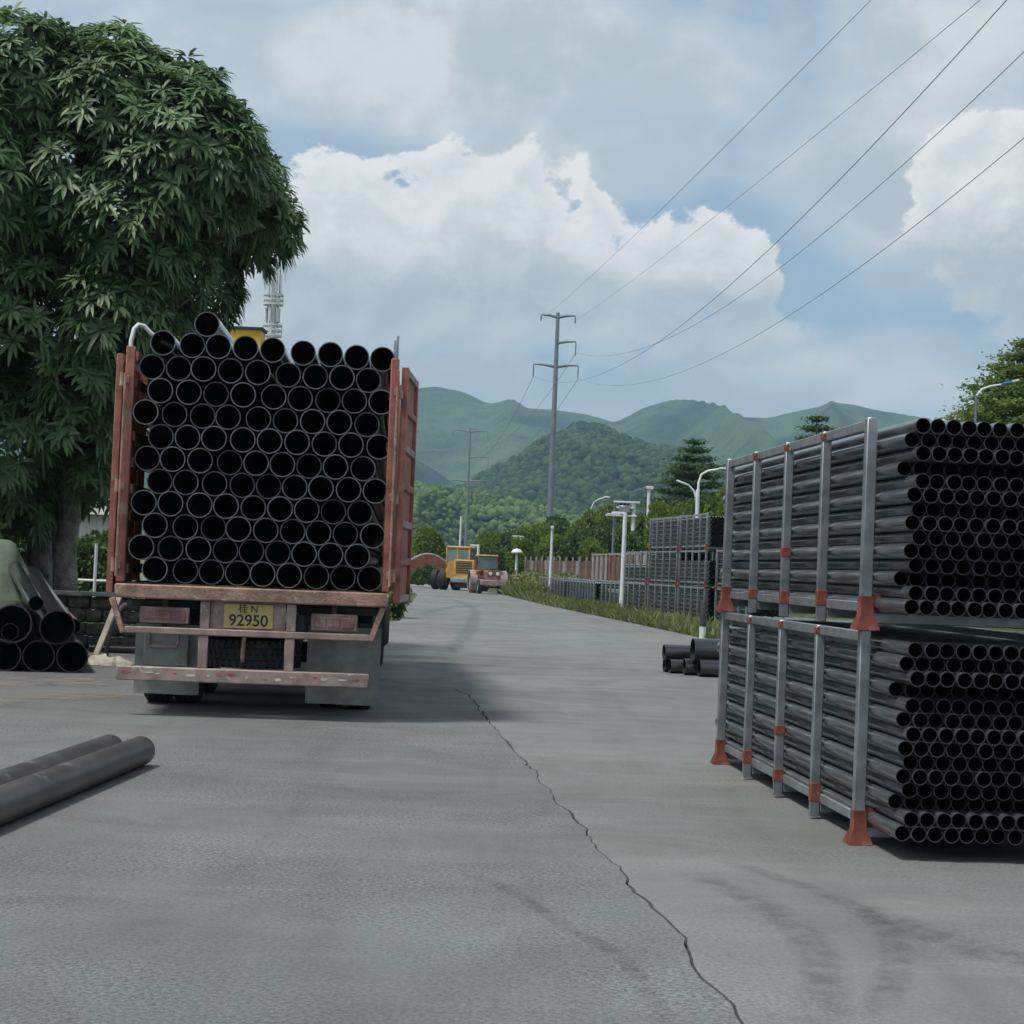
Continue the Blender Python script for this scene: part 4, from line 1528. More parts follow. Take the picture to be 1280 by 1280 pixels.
for j in range(nv):
    for i in range(nu):
        u, back, _ = V[j, i]
        z = Zs[j, i] + 0.012 + 0.05 * max(0, mnoise.noise(Vector((u * 2.2, back * 1.1, 1)))) + 0.02 * mnoise.noise(Vector((u * 8, back * 5, 4)))
        rag = (mnoise.noise(Vector((u * 1.7, 0, 9))) * 0.35 - 0.16 * (u - ul)) if j == 0 else 0
        if j < 8:
            back = back + (mnoise.noise(Vector((u * 1.7, 0, 9))) * 0.45) * (1 - j / 8)
        p = PO + pside * float(u) + pdir * float(back)
        out[j, i] = (p.x, p.y, max(z, 0.015))
ids = np.arange(nu * nv).reshape(nv, nu)
F = np.stack([ids[:-1, :-1], ids[:-1, 1:], ids[1:, 1:], ids[1:, :-1]], axis=-1).reshape(-1, 4)
tarp = link('tarpaulin', fast_mesh('tarpaulin', out.reshape(-1, 3), F, M['tarp'], smooth=True))
so = tarp.modifiers.new('thickness', 'SOLIDIFY')
so.thickness = 0.006
tag(tarp, 'faded green tarpaulin draped over the pile of thick pipes', 'tarpaulin')

# ------------------------------------------------------------------ mango tree
TD = 25.6
tb = D(78, 770, TD)
tree = empty('mango_tree', (tb.x, TD, -0.06), 0, 'big dark green mango tree with long drooping leaves behind the tarpaulin pile', 'tree')
tloc = Vector((tb.x, TD, -0.06))


def tpt(px, py, dy=0.0):
    return D(px, py, TD + dy) - tloc


trunk_paths = [([(82, 792), (80, 740), (84, 690), (88, 640), (80, 560), (95, 470), (130, 380), (180, 280), (210, 200)], 0.0, 0.21),
               ([(48, 792), (50, 740), (52, 690), (50, 630), (40, 540), (20, 430), (-10, 330), (-40, 240)], 0.35, 0.235),
               ([(66, 792), (70, 735), (72, 680), (66, 600), (70, 500), (85, 400), (90, 300), (80, 200)], 0.75, 0.16)]
for path, dy, r0 in trunk_paths:
    pts = [tpt(x, y, dy * (1 + 0.4 * i / len(path))) for i, (x, y) in enumerate(path)]
    pts[0].z = min(pts[0].z, 0.0)
    pts = [p + Vector((0.03 * math.sin(i * 2.1), 0.04 * math.cos(i * 1.7), 0)) for i, p in enumerate(pts)]
    rads = [r0 * random.uniform(0.9, 1.12) * (1.35 if i == 0 else 1.0 - 0.78 * (i / (len(pts) - 1)) ** 1.1) for i in range(len(pts))]
    part().tube(pts, rads, 14).build('trunk', M['bark'], tree, angle=60)
limbs = [((84, 640), (30, 560), (-30, 500)), ((95, 470), (170, 420), (240, 370)), ((130, 380), (220, 320), (320, 285)), ((20, 430), (-60, 380), (-120, 330)),
         ((85, 400), (130, 300), (150, 200)), ((90, 300), (60, 200), (70, 100)), ((180, 280), (240, 230), (290, 200))]
for lb in limbs:
    pts = [tpt(x, y, random.uniform(-0.8, 0.8) * (i > 0)) for i, (x, y) in enumerate(lb)]
    part().tube(pts, [0.085, 0.055, 0.025], 8).build('limb', M['bark'], tree, angle=60)

lobes = [(60, 158, 108), (165, 122, 86), (225, 150, 92), (255, 210, 92), (300, 250, 68), (322, 268, 48), (120, 250, 140), (0, 270, 150), (-80, 225, 112), (205, 315, 98), (285, 288, 52),
         (60, 410, 135), (180, 405, 78), (-60, 430, 130), (105, 520, 85), (15, 560, 95), (-100, 330, 150), (-90, 560, 110), (95, 112, 72), (230, 350, 60), (120, 600, 48), (30, 640, 52),
         (240, 255, 95), (160, 180, 110), (20, 148, 80), (130, 470, 80), (265, 150, 45), (300, 225, 50), (-30, 640, 60)]
SC = TD / FPX
L3 = []
for (px, py, r_) in lobes:
    base = tpt(px, py)
    rr = r_ * SC
    frac = max(0.3, 1 - ((py - 300) / 420) ** 2)
    dep = 2.9 * frac
    n = 3 if r_ > 70 else 2
    for k in range(n):
        dy = -dep * 0.62 + (k / max(1, n - 1)) * dep * 1.3 + random.uniform(-0.4, 0.4)
        if py > 560:
            dy *= 0.8
        s_ = (TD + dy) / TD
        L3.append((np.array([base.x + random.uniform(-0.15, 0.15), dy, base.z + random.uniform(-0.15, 0.15)]), rr * random.uniform(0.8, 0.98)))
centers = np.array([c for c, _ in L3])
radii = np.array([r_ for _, r_ in L3])
WP, WN, WT = [], [], []
for c, r_ in L3:
    m = int(165 * r_ * r_ + 28)
    d = rng.normal(size=(m, 3))
    d /= np.linalg.norm(d, axis=1, keepdims=True)
    keep = (d[:, 2] > -0.72) & (d[:, 1] < 0.75)
    d = d[keep]
    bumpy = np.array([0.86 + 0.20 * mnoise.noise(Vector((x[0] * 2.3 + c[0], x[1] * 2.3, x[2] * 2.3 + c[2]))) for x in d])[:, None]
    p = c + d * r_ * bumpy * rng.uniform(0.86, 1.03, (len(d), 1))
    dist_ = np.linalg.norm(p[:, None, :] - centers[None], axis=2) / radii[None]
    ok = (dist_ < 0.62).sum(axis=1) == 0
    p, d = p[ok], d[ok]
    n_ = d * 0.75 + np.array([0, 0, 0.55])
    WP.append(p)
    WN.append(n_)
    WT.append(rng.uniform(0, 1, len(p)))
WP, WN, WT = np.concatenate(WP), np.concatenate(WN), np.concatenate(WT)


def rosette(P, N, tint, nl=12, L=0.285, Wd=0.062):
    """mango rosettes: nl folded drooping leaves about each shoot tip"""
    m = len(P)
    x, y, z = frames(N)
    VV, TT = [], []
    for k in range(nl):
        a = 2 * np.pi * (k * 0.382) + rng.uniform(-0.25, 0.25, (m, 1)) + rng.uniform(0, 6.28, (m, 1)) * (k == 0)
        el = rng.uniform(0.0, 0.75, (m, 1)) * (0.4 + 0.6 * k / nl)
        rad = x * np.cos(a) + y * np.sin(a)
        d = rad * np.cos(el) + z * np.sin(el)
        sd = np.cross(d, z)
        sd /= np.maximum(np.linalg.norm(sd, axis=1, keepdims=True), 1e-5)
        up = np.cross(sd, d)
        up *= np.sign(up[:, 2:3] + 1e-6)
        ln = L * rng.uniform(0.7, 1.2, (m, 1))
        wdt = Wd * rng.uniform(0.8, 1.2, (m, 1))
        g = np.array([[0, 0, -1.0]])
        dr = rng.uniform(0.10, 0.55, (m, 1))
        p0 = P + d * 0.02
        p1 = P + d * ln * 0.42 + g * ln * dr * 0.12
        p2 = P + d * ln * 0.78 + g * ln * dr * 0.46
        p3 = P + d * ln * 0.98 + g * ln * dr * 0.92
        l1, r1_ = p1 + sd * wdt * 0.5 + up * wdt * 0.16, p1 - sd * wdt * 0.5 + up * wdt * 0.16
        l2, r2_ = p2 + sd * wdt * 0.36 + up * wdt * 0.10, p2 - sd * wdt * 0.36 + up * wdt * 0.10
        VV.append(np.stack([p0, l1, p1, r1_, l2, p2, r2_, p3], axis=1))
        TT.append(np.clip(tint + rng.uniform(-0.18, 0.18, m), 0, 1))
    V = np.stack(VV, axis=1).reshape(-1, 3)
    n = m * nl
    base = (np.arange(n) * 8)[:, None, None]
    tri = np.array([[0, 2, 1], [0, 3, 2], [1, 2, 5], [1, 5, 4], [2, 3, 6], [2, 6, 5], [4, 5, 7], [5, 6, 7]])
    F = (tri[None] + base).reshape(-1, 3)
    T = np.repeat(np.stack(TT, axis=1).reshape(-1), 8)
    return V, F, T


# shoots that face the yard are rosettes of their own; the rest fill the crown
order = np.argsort(WP[:, 1] - 0.25 * WP[:, 0])
front = [i for i in order if WP[i, 0] > -1.2][:900]
pick = set(rng.choice(front, 220, replace=False).tolist())
rest = np.array([i for i in range(len(WP)) if i not in pick])
V, F, T = rosette(WP[rest], WN[rest], WT[rest] * 0.75)
crown = link('crown', fast_mesh('crown', V, F, M['mango'], T, smooth=False), tree)
crown['kind'] = 'stuff'
ros_me = []
for k in range(6):
    V, F, T = rosette(np.zeros((1, 3)), np.array([[0.0, 0.0, 1.0]]), np.array([0.25 + 0.12 * k]), nl=13, L=0.30)
    ros_me.append(fast_mesh('leaf_cluster', V, F, M['mango'], T))
for q_, i in enumerate(sorted(pick)):
    z = Vector(WN[i]).normalized()
    m = z.to_track_quat('Z', 'Y').to_matrix().to_4x4() @ Matrix.Rotation(random.uniform(0, 6.28), 4, 'Z')
    m.translation = Vector(WP[i])
    link('leaf_cluster', ros_me[q_ % 6], crown, m)
print('mango rosettes', len(WP))


# ------------------------------------------------------------------ other trees and shrubs
def leafy_mesh(name, lob, leaf, width, per, mat, lowcut=-0.6):
    P, N, T = [], [], []
    C = np.array([l[:3] for l in lob], dtype=float)
    Rr = np.array([l[3] for l in lob], dtype=float)
    for l in lob:
        c, r_ = np.array(l[:3]), l[3]
        m = int(per * r_ * r_)
        d = rng.normal(size=(m, 3))
        d /= np.linalg.norm(d, axis=1, keepdims=True)
        d = d[d[:, 2] > lowcut]
        bmp = np.array([0.85 + 0.35 * mnoise.noise(Vector((x[0] * 2.7 + c[0] * 3, x[1] * 2.7 + c[1], x[2] * 2.7 + c[2]))) for x in d])[:, None]
        p = c + d * r_ * bmp * rng.uniform(0.75, 1.04, (len(d), 1))
        dd = np.linalg.norm(p[:, None] - C[None], axis=2) / Rr[None]
        ok = (dd < 0.62).sum(axis=1) == 0
        p, d = p[ok], d[ok]
        P.append(p)
        N.append(d * 0.6 + rng.normal(size=d.shape) * 0.55)
        tone = rng.uniform(0.1, 0.55)
        T.append(np.clip(tone + 0.45 * rng.uniform(0, 1, len(p)) , 0, 1))
    P, N, T = np.concatenate(P), np.concatenate(N), np.concatenate(T)
    V, F, T = leaf_quads(P, N, leaf, width, T, 0.25, 1.0)
    return fast_mesh(name, V, F, mat, T)


def crown_lobes(rx, rz, n, seed, cz):
    r_ = random.Random(seed)
    out = [(0, 0, cz, min(rx, rz) * 0.75)]
    for k in range(n):
        a = r_.uniform(0, 6.28)
        q_ = math.sqrt(r_.uniform(0.1, 1))
        zz = r_.uniform(-0.55, 0.75)
        lim = math.sqrt(max(0.1, 1 - zz * zz))
        out.append((math.cos(a) * rx * 0.72 * q_ * lim, math.sin(a) * rx * 0.72 * q_ * lim, cz + zz * rz * 0.75, min(rx, rz) * r_.uniform(0.32, 0.5)))
    return out


crown_me, trunk_me = [], []
for k in range(5):
    crown_me.append(leafy_mesh('crown', crown_lobes(2.9, 2.6, 15, 40 + k, 4.4), 0.46, 0.30, 330, M['leaf_a'] if k % 2 == 0 else M['leaf_b'], -0.8))
    b = MB()
    rr = random.Random(90 + k)
    b.tube([(0, 0, -0.1), (rr.uniform(-0.1, 0.1), 0.05, 1.5), (rr.uniform(-0.3, 0.3), 0, 3.2), (rr.uniform(-0.4, 0.4), 0.2, 5.2)], [0.2, 0.16, 0.11, 0.04], 8)
    for q_ in range(5):
        a = rr.uniform(0, 6.28)
        b.tube([(0, 0, 2.0 + 0.3 * q_), (math.cos(a) * 1.0, math.sin(a) * 1.0, 3.2 + 0.3 * q_), (math.cos(a) * 1.9, math.sin(a) * 1.9, 4.2 + 0.25 * q_)], [0.09, 0.06, 0.02], 6)
    trunk_me.append(b.mesh('trunk', M['bark_far']))


def tree_at(name, loc, rz, sc, k, label, group=None):
    root = empty(name, loc, rz, label, 'tree', group)
    root.scale = sc
    link('trunk', trunk_me[k], root)
    c = link('crown', crown_me[k], root)
    return root


# (px of the crown's top, py of top, distance, width px)
band = [(612, 664, 118, 46), (640, 655, 128, 52), (668, 650, 122, 56), (700, 645, 132, 60), (735, 640, 126, 60), (768, 632, 120, 62), (722, 655, 108, 50), (690, 664, 112, 44),
        (758, 652, 100, 54), (800, 640, 96, 60), (828, 628, 88, 60), (790, 655, 84, 48), (855, 622, 80, 62), (885, 618, 76, 66), (910, 612, 72, 70), (655, 672, 104, 40), (628, 680, 112, 36), (740, 668, 92, 44),
        (840, 650, 76, 50), (940, 600, 72, 80), (990, 570, 78, 80)]
for i, (px, py, dd, wpx) in enumerate(band):
    top = D(px, py, dd)
    h = max(1.8, top.z)
    wm = wpx * dd / FPX
    k = i % 5
    tree_at('broadleaf_tree', (top.x, dd, -0.1), random.uniform(0, 6.28), (wm / 5.6, wm / 5.6, h / 6.75), k,
            ['bright green bushy tree in the grove behind the racks', 'deep green bushy tree in the grove behind the racks'][k % 2], 'trees of the grove behind the racks')
top = D(536, 659, 128)
tree_at('broadleaf_tree', (top.x, 128, -0.1), 0.4, (50 * 128 / FPX / 5.6, 50 * 128 / FPX / 5.6, top.z / 6.75), 0, 'round bright green tree rising above the red brick wall')
for (px, py, dd, wpx, lab) in ((535, 702, 109, 34, 'rounded dark bush in front of the red brick wall'), (520, 712, 112, 26, 'low dark bush at the left end of the red brick wall'), (552, 714, 110, 18, 'small bush beside the yellow machine')):
    top = D(px, py, dd)
    wm = wpx * dd / FPX
    root = empty('bush', (top.x, dd, -0.06), 0.3, lab, 'bush')
    root.scale = (wm / 5.6, wm / 5.6, max(0.8, top.z) / 5.0)
    c = link('foliage', crown_me[1], root)
    c.location.z = -1.75

# layered trees with flat tiers
def tiered_tree(name, px, ptop, pbot, dd, wpx, label, seed, leaf=0.26, mat='leaf_b', tiers=10, dens=90):
    r_ = random.Random(seed)
    top = D(px, ptop, dd)
    bot = D(px, pbot, dd)
    root = empty(name, (top.x, dd, -0.1), 0, label, 'tree')
    H = top.z + 0.1
    wm = wpx * dd / FPX
    part().tube([(0, 0, -0.05), (0.1, 0, H * 0.5), (-0.05, 0.05, H * 0.97)], [0.20, 0.13, 0.03], 8).build('trunk', M['bark_far'], root)
    z0 = bot.z
    P, N, T = [], [], []
    br = MB()
    for t in range(tiers):
        f = t / (tiers - 1)
        z = z0 + (H - 0.2 - z0) * f
        R_ = wm / 2 * (1 - f) ** 0.75 * 1.0 + 0.25
        nb = 9
        for b in range(nb):
            a = 2 * math.pi * (b + r_.uniform(-0.3, 0.3)) / nb + t * 0.7
            ln = R_ * r_.uniform(0.7, 1.08)
            tip = np.array([math.cos(a) * ln, math.sin(a) * ln, z + ln * r_.uniform(0.0, 0.22)])
            br.tube([(0, 0, z - 0.2), tuple(tip * np.array([0.5, 0.5, 1])), tuple(tip)], [0.04, 0.03, 0.01], 5)
            m = int(dens * max(0.6, ln))
            s = rng.uniform(0.25, 1.05, (m, 1)) ** 0.8
            p = np.array([[0, 0, z - 0.1]]) * (1 - s) + tip[None] * s
            p = p + rng.normal(size=(m, 3)) * np.array([[0.24, 0.24, 0.055]]) * (0.5 + s)
            P.append(p)
            dd_ = rng.normal(size=(m, 3)) * np.array([[1, 1, 0.35]]) + np.array([[0, 0, 0.15]])
            N.append(dd_)
            T.append(np.clip(r_.uniform(0.05, 0.75) + rng.uniform(-0.15, 0.25, m), 0, 1))
    br.build('branch', M['bark_far'], root)
    V, F, T2 = leaf_quads(np.concatenate(P), np.concatenate(N), leaf, leaf * 0.55, np.concatenate(T), 0.15)
    c = link('crown', fast_mesh('crown', V, F, M[mat], T2), root)


tiered_tree('layered_tree', 868, 549, 652, 118, 112, 'dark green layered tree with flat tiers behind the double-armed lamp', 3)
tiered_tree('layered_tree', 1022, 520, 640, 108, 118, 'layered tree whose top shows above the rack rail', 5, 0.24)
tiered_tree('layered_tree', 1290, 424, 620, 62, 300, 'tall leafy layered tree behind the upper rack, beside the solar lamp', 8, 0.19, 'leaf_a', 13, 150)

# shrub beside the truck
def shrub(px, py, h_px, w_px, label, seed):
    p = G(px, py)
    root = empty('shrub', (p.x, p.y, -0.06), 0, label, 'shrub')
    h = h_px * p.y / FPX
    wd = w_px * p.y / FPX / 2
    P, N, T = [], [], []
    st = MB()
    r_ = random.Random(seed)
    for k in range(16):
        a = r_.uniform(0, 6.28)
        tip = np.array([math.cos(a) * wd * r_.uniform(0.3, 1), math.sin(a) * wd * r_.uniform(0.3, 1), h * r_.uniform(0.55, 1.0)])
        st.tube([(0, 0, 0), tuple(tip * np.array([0.3, 0.3, 0.6])), tuple(tip)], [0.02, 0.014, 0.005], 5)
        for q_ in range(5):
            s = 0.35 + 0.65 * q_ / 4
            base = tip * np.array([s * s, s * s, s])
            m = 6
            P.append(np.repeat(base[None], m, axis=0))
            N.append(rng.normal(size=(m, 3)) * np.array([[1, 1, 0.4]]))
            T.append(rng.uniform(0.1, 0.8, m))
    st.build('stem', M['bark_far'], root)
    V, F, T2 = leaf_quads(np.concatenate(P), np.concatenate(N), 0.26, 0.09, np.concatenate(T), 0.35)
    link('foliage', fast_mesh('foliage', V, F, M['leaf_b'], T2), root)


shrub(492, 772, 44, 48, 'leafy shrub at the road edge beyond the truck', 4)
shrub(478, 768, 40, 40, 'leafy shrub half hidden behind the open truck door', 5)

# grass and weeds along the verge
rr_pts = [Vector((x, y)) for x, y in road_right]
V, N, T = [], [], []
cnt = 15000
seg = rng.integers(0, len(rr_pts) - 1, cnt)
lens = np.array([(rr_pts[i + 1] - rr_pts[i]).length for i in range(len(rr_pts) - 1)])
seg = rng.choice(len(lens), cnt, p=lens / lens.sum())
tt = rng.uniform(0, 1, cnt)
A = np.array([[p.x, p.y] for p in rr_pts])
base = A[seg] * (1 - tt[:, None]) + A[seg + 1] * tt[:, None]
off = rng.exponential(0.55, cnt) + 0.03
clump = np.array([mnoise.noise(Vector((x * 0.6, y * 0.6, 2))) for x, y in base])
off = np.minimum(off, 2.6)
P = np.stack([base[:, 0] + off, base[:, 1] + off * 0.18, np.full(cnt, -0.06)], axis=1)
hgt = (0.20 + 0.32 * np.clip(clump + 0.35, 0, 1) + 0.10 * rng.uniform(0, 1, cnt)) * np.where(P[:, 1] > 80, 1.8, 1.0)
Nn = np.stack([rng.normal(0, 0.35, cnt), rng.normal(0, 0.35, cnt), np.ones(cnt)], axis=1)
Vg, Fg, Tg = leaf_quads(P, Nn, 1.0, 0.06, rng.uniform(0, 1, cnt), 0.12)
# scale blades to their height about their foot
Vg = Vg.reshape(cnt, 4, 3)
ft = Vg[:, :1, :]
Vg = ft + (Vg - ft) * np.stack([hgt, hgt, hgt], axis=1)[:, None, :]
wide = Vg[:, 1, :] - Vg[:, 3, :]
Vg[:, 1, :] += wide * 0.6
Vg[:, 3, :] -= wide * 0.6
go = link('verge_grass', fast_mesh('verge_grass', Vg.reshape(-1, 3), Fg, M['grass'], Tg))
tag(go, 'rough yellow-green grass growing along the road verge under the racks', 'grass', kind='stuff')
# taller weeds round the fence
lob = []
for k in range(34):
    t = random.random()
    p = D(640 + 70 * t, 735 + 10 * t, 96 - 12 * t)
    lob.append((p.x + random.uniform(-0.5, 0.9), p.y + random.uniform(-1, 1), random.uniform(0.1, 0.8), random.uniform(0.4, 0.8)))
wo_ = link('weed_thicket', leafy_mesh('weed_thicket', lob, 0.30, 0.13, 330, M['grass'], -0.3))
tag(wo_, 'tangled pale weeds and creepers in front of the rusty fence', 'weeds', kind='stuff')

# ------------------------------------------------------------------ brick wall on the far bend
wall = empty('brick_wall', (0, 0, 0), 0, 'low red brick wall with arched bays beyond the far kerb', 'wall')
wa, wb = D(470, 703, 121), D(600, 703, 124)
dv = wb - wa
nb = 3
for k in range(nb):
    a = wa.lerp(wb, k / nb)
    b = wa.lerp(wb, (k + 1) / nb)
    L = (b - a).length
    prof = [(0, -0.06)] + [(L, -0.06)] + [(L - L * q_ / 10, 1.75 + 0.5 * math.sin(math.pi * q_ / 10)) for q_ in range(11)]
    o = MB().prism(prof, 0, 0.25, 'Y').build('wall_bay', M['brick_red'], wall, smooth=False)
    o.location = (a.x, a.y, 0)
    o.rotation_euler = (0, 0, math.atan2(dv.y, dv.x))
    cp = part().tube([(L - L * q_ / 10, 0.125, 1.80 + 0.5 * math.sin(math.pi * q_ / 10)) for q_ in range(11)], 0.09, 6).build('coping', M['cap'], wall)
    cp.location = (a.x, a.y, 0)
    cp.rotation_euler = (0, 0, math.atan2(dv.y, dv.x))

# ------------------------------------------------------------------ machines
def grader():
    p = G(573, 738)
    p.y = 100.0
    p.x = D(573, 738, 100.0).x
    r = empty('wheel_loader', (p.x, p.y, 0), R(-14), 'yellow wheeled road machine with glazed cab parked at the bend', 'machine')
    part().prism([(-0.95, 0.75), (0.95, 0.75), (0.95, 1.0), (0.75, 1.75), (-0.75, 1.75), (-0.95, 1.1)], 0.2, 3.0).build('body', M['yellow'], r)
    gr = part().box((0.28, 0.1, 1.30), (1.25, 0.18, 1.15), 0.04).build('radiator_frame', M['yellow'], r)
    part().box((0.28, 0.0, 1.42), (0.98, 0.04, 0.72), 0.0).build('grille', M['dark_steel'], gr)
    for q_ in range(5):
        part().box((0.28, -0.025, 1.14 + q_ * 0.14), (0.98, 0.02, 0.025), 0.0).build('grille_bar', M['yellow'], gr)
    cab = part().box((-0.25, 1.15, 2.62), (1.55, 1.3, 0.14), 0.05).build('cab_roof', M['yellow'], r)
    for x in (-0.98, -0.30, 0.45):
        for y in (0.56, 1.74):
            part().box((x, y, 2.06), (0.09, 0.09, 1.02), 0.01).build('cab_pillar', M['yellow'], r)
    for (x, wd) in ((-0.64, 0.59), (0.075, 0.66)):
        part().box((x, 0.56, 2.17), (wd, 0.03, 0.74), 0.0).build('window', M['glass'], r)
        part().box((x, 1.74, 2.17), (wd, 0.03, 0.74), 0.0).build('window', M['glass'], r)
    for x in (-0.98, 0.45):
        part().box((x, 1.15, 2.17), (0.03, 1.08, 0.74), 0.0).build('window', M['glass'], r)
    part().box((-0.64, 0.58, 1.66), (0.6, 0.06, 0.28), 0.02).build('door_panel', M['yellow'], r)
    part().box((0.55, -0.1, 0.62), (2.0, 0.5, 0.30), 0.05).build('ballast', simple('grey_green_steel', (0.20, 0.24, 0.23), 0.7), r)
    part().box((0.7, 0.05, 0.30), (1.9, 0.5, 0.28), 0.05).build('scraper_beam', M['dark_steel'], r)
    for (x, y) in ((-1.12, 0.55), (-0.62, 1.7), (1.0, 2.3), (-1.05, 3.0)):
        wheel(r, (x, y, 0.62), 0.62, 0.42)
    wheel(r, (-1.75, 1.0, 0.62), 0.62, 0.36)
    part().lathe([(0, -1.9), (0.08, -1.9), (0.08, 0.9), (0, 0.9)], 10, 'X', (0, 1.0, 0.62), closed=False).build('axle', M['dark_steel'], r)
    part().box((0.75, 0.8, 2.1), (0.06, 0.06, 0.9), 0.01).build('exhaust', M['dark_steel'], r)


grader()


def tractor():
    d = 92.0
    p = D(613, 742, d)
    r = empty('tractor', (p.x, d, 0), R(10), 'small rusty red tractor with glazed cab parked beside the yellow machine', 'tractor')
    part().prism([(-0.34, 0.65), (0.34, 0.65), (0.36, 1.2), (0.26, 1.32), (-0.26, 1.32), (-0.36, 1.2)], -1.0, 0.7).build('bonnet', M['tractor_red'], r)
    part().box((-0.15, 1.2, 1.05), (1.2, 1.0, 0.5), 0.06).build('body', M['tractor_red'], r)
    part().box((-0.1, 1.15, 2.12), (1.15, 1.2, 0.10), 0.04).build('cab_roof', M['yellow'], r)
    for x in (-0.62, 0.42):
        for y in (0.62, 1.68):
            part().box((x, y, 1.68), (0.07, 0.07, 0.80), 0.01).build('cab_pillar', M['tractor_red'], r)
    part().box((-0.1, 0.62, 1.72), (0.96, 0.025, 0.66), 0.0).build('window', M['glass'], r)
    part().box((-0.1, 1.68, 1.72), (0.96, 0.025, 0.66), 0.0).build('window', M['glass'], r)
    part().box((0, -1.0, 0.62), (1.5, 0.16, 0.28), 0.03).build('front_beam', M['truck_dusty'], r)
    for x in (-0.2, 0.2):
        part().lathe([(0, -0.04), (0.09, -0.04), (0.10, 0.03), (0, 0.04)], 12, 'Y', (x, -1.04, 1.12), closed=False).build('headlight', M['white_paint'], r)
    for x in (-0.72, 0.78):
        wheel(r, (x, -0.55, 0.38), 0.38, 0.26)
    for x in (-0.85, 0.85):
        wheel(r, (x, 1.25, 0.60), 0.60, 0.36)
    for x in (-0.85, 0.85):
        part().lathe([(0.64, -0.2), (0.68, -0.2), (0.68, 0.2), (0.64, 0.2)], 24, 'X', (x, 1.25, 0.62)).build('fender', M['truck_dusty'], r)
    for y, h in ((-0.55, 0.38), (1.25, 0.6)):
        part().lathe([(0, -0.8), (0.06, -0.8), (0.06, 0.8), (0, 0.8)], 10, 'X', (0, y, h), closed=False).build('axle', M['dark_steel'], r)


tractor()

# ------------------------------------------------------------------ poles and lamps
def pole_line(name, pb, pt, dd, r0, r1, label, cat, mat='white_paint'):
    b = D(pb[0], pb[1], dd)
    t = D(pt[0], pt[1], dd)
    root = empty(name, (b.x, dd, -0.06), 0, label, cat)
    H = t.z + 0.06
    part().tube([(0, 0, 0), (0, 0, H)], [r0, r1], 10).build('pole', M[mat], root)
    return root, H, dd / FPX


# tall white lamp with a flat arm beside the half empty rack
r, H, k = pole_line('street_lamp', (777, 760), (782, 640), 60.5, 0.10, 0.075, 'tall white lamp post with a flat arm standing among the racks', 'lamp')
part().box((-0.22, 0, H - 0.05), (0.55, 0.1, 0.09), 0.01).build('arm', M['white_paint'], r)
part().box((-0.52, 0, H - 0.10), (0.30, 0.18, 0.06), 0.01).build('lamp_head', M['white_plastic'], r)
r, H, k = pole_line('street_lamp', (687, 745), (690.5, 661), 81.0, 0.08, 0.06, 'slim white post with a small head behind the last low racks', 'lamp')
part().box((0, -0.05, H + 0.06), (0.16, 0.22, 0.16), 0.02).build('lamp_head', M['white_plastic'], r)
r, H, k = pole_line('street_lamp', (596, 735), (597.5, 681), 116, 0.12, 0.09, 'white lamp post with a short arm between the two machines', 'lamp')
part().box((-0.25, 0, H - 0.06), (0.62, 0.12, 0.14), 0.01).build('arm', M['white_paint'], r)
r, H, k = pole_line('street_lamp', (573, 730), (575, 645), 140, 0.10, 0.08, 'plain white pole rising behind the yellow machine', 'pole')
r, H, k = pole_line('street_lamp', (644, 740), (646, 692), 99, 0.09, 0.07, 'short pale lamp post with a mushroom head by the rusty fence', 'lamp')
part().lathe([(0, 0.24), (0.22, 0.16), (0.34, 0.02), (0.34, -0.04), (0.12, -0.1), (0, -0.1)], 16, 'Z', (0, 0, H + 0.08), closed=False).build('lamp_head', M['white_plastic'], r)
r, H, k = pole_line('street_lamp', (649, 730), (651, 670), 112, 0.08, 0.06, 'thin pole with a flat lamp in front of the grove', 'lamp')
part().box((-0.2, 0, H - 0.04), (0.75, 0.14, 0.1), 0.02).build('lamp_head', M['white_plastic'], r)
# double-armed lamp
r, H, k = pole_line('street_lamp', (866, 790), (872, 612), 60, 0.10, 0.07, 'street lamp with two curved arms standing before the layered tree', 'lamp')
a1 = [(0.0, 0, H - 0.6), (0.02, 0, H + 0.25), (0.10, 0, H + 0.55), (0.35, 0, H + 0.70), (0.75, 0, H + 0.78)]
part().tube([Vector(p) for p in a1], [0.05, 0.045, 0.04, 0.04, 0.035], 8).build('arm', M['white_paint'], r)
part().box((1.0, 0, H + 0.80), (0.55, 0.16, 0.07), 0.02).build('lamp_head', M['white_plastic'], r)
a2 = [(-0.04, 0, H - 0.4), (-0.15, 0, H - 0.05), (-0.35, 0, H + 0.15)]
part().tube([Vector(p) for p in a2], 0.035, 8).build('arm', M['white_paint'], r)
part().beam((-0.33, 0, H + 0.14), (-0.80, 0, H + 0.30), 0.16, 0.07, 0.02).build('lamp_head', M['white_plastic'], r)
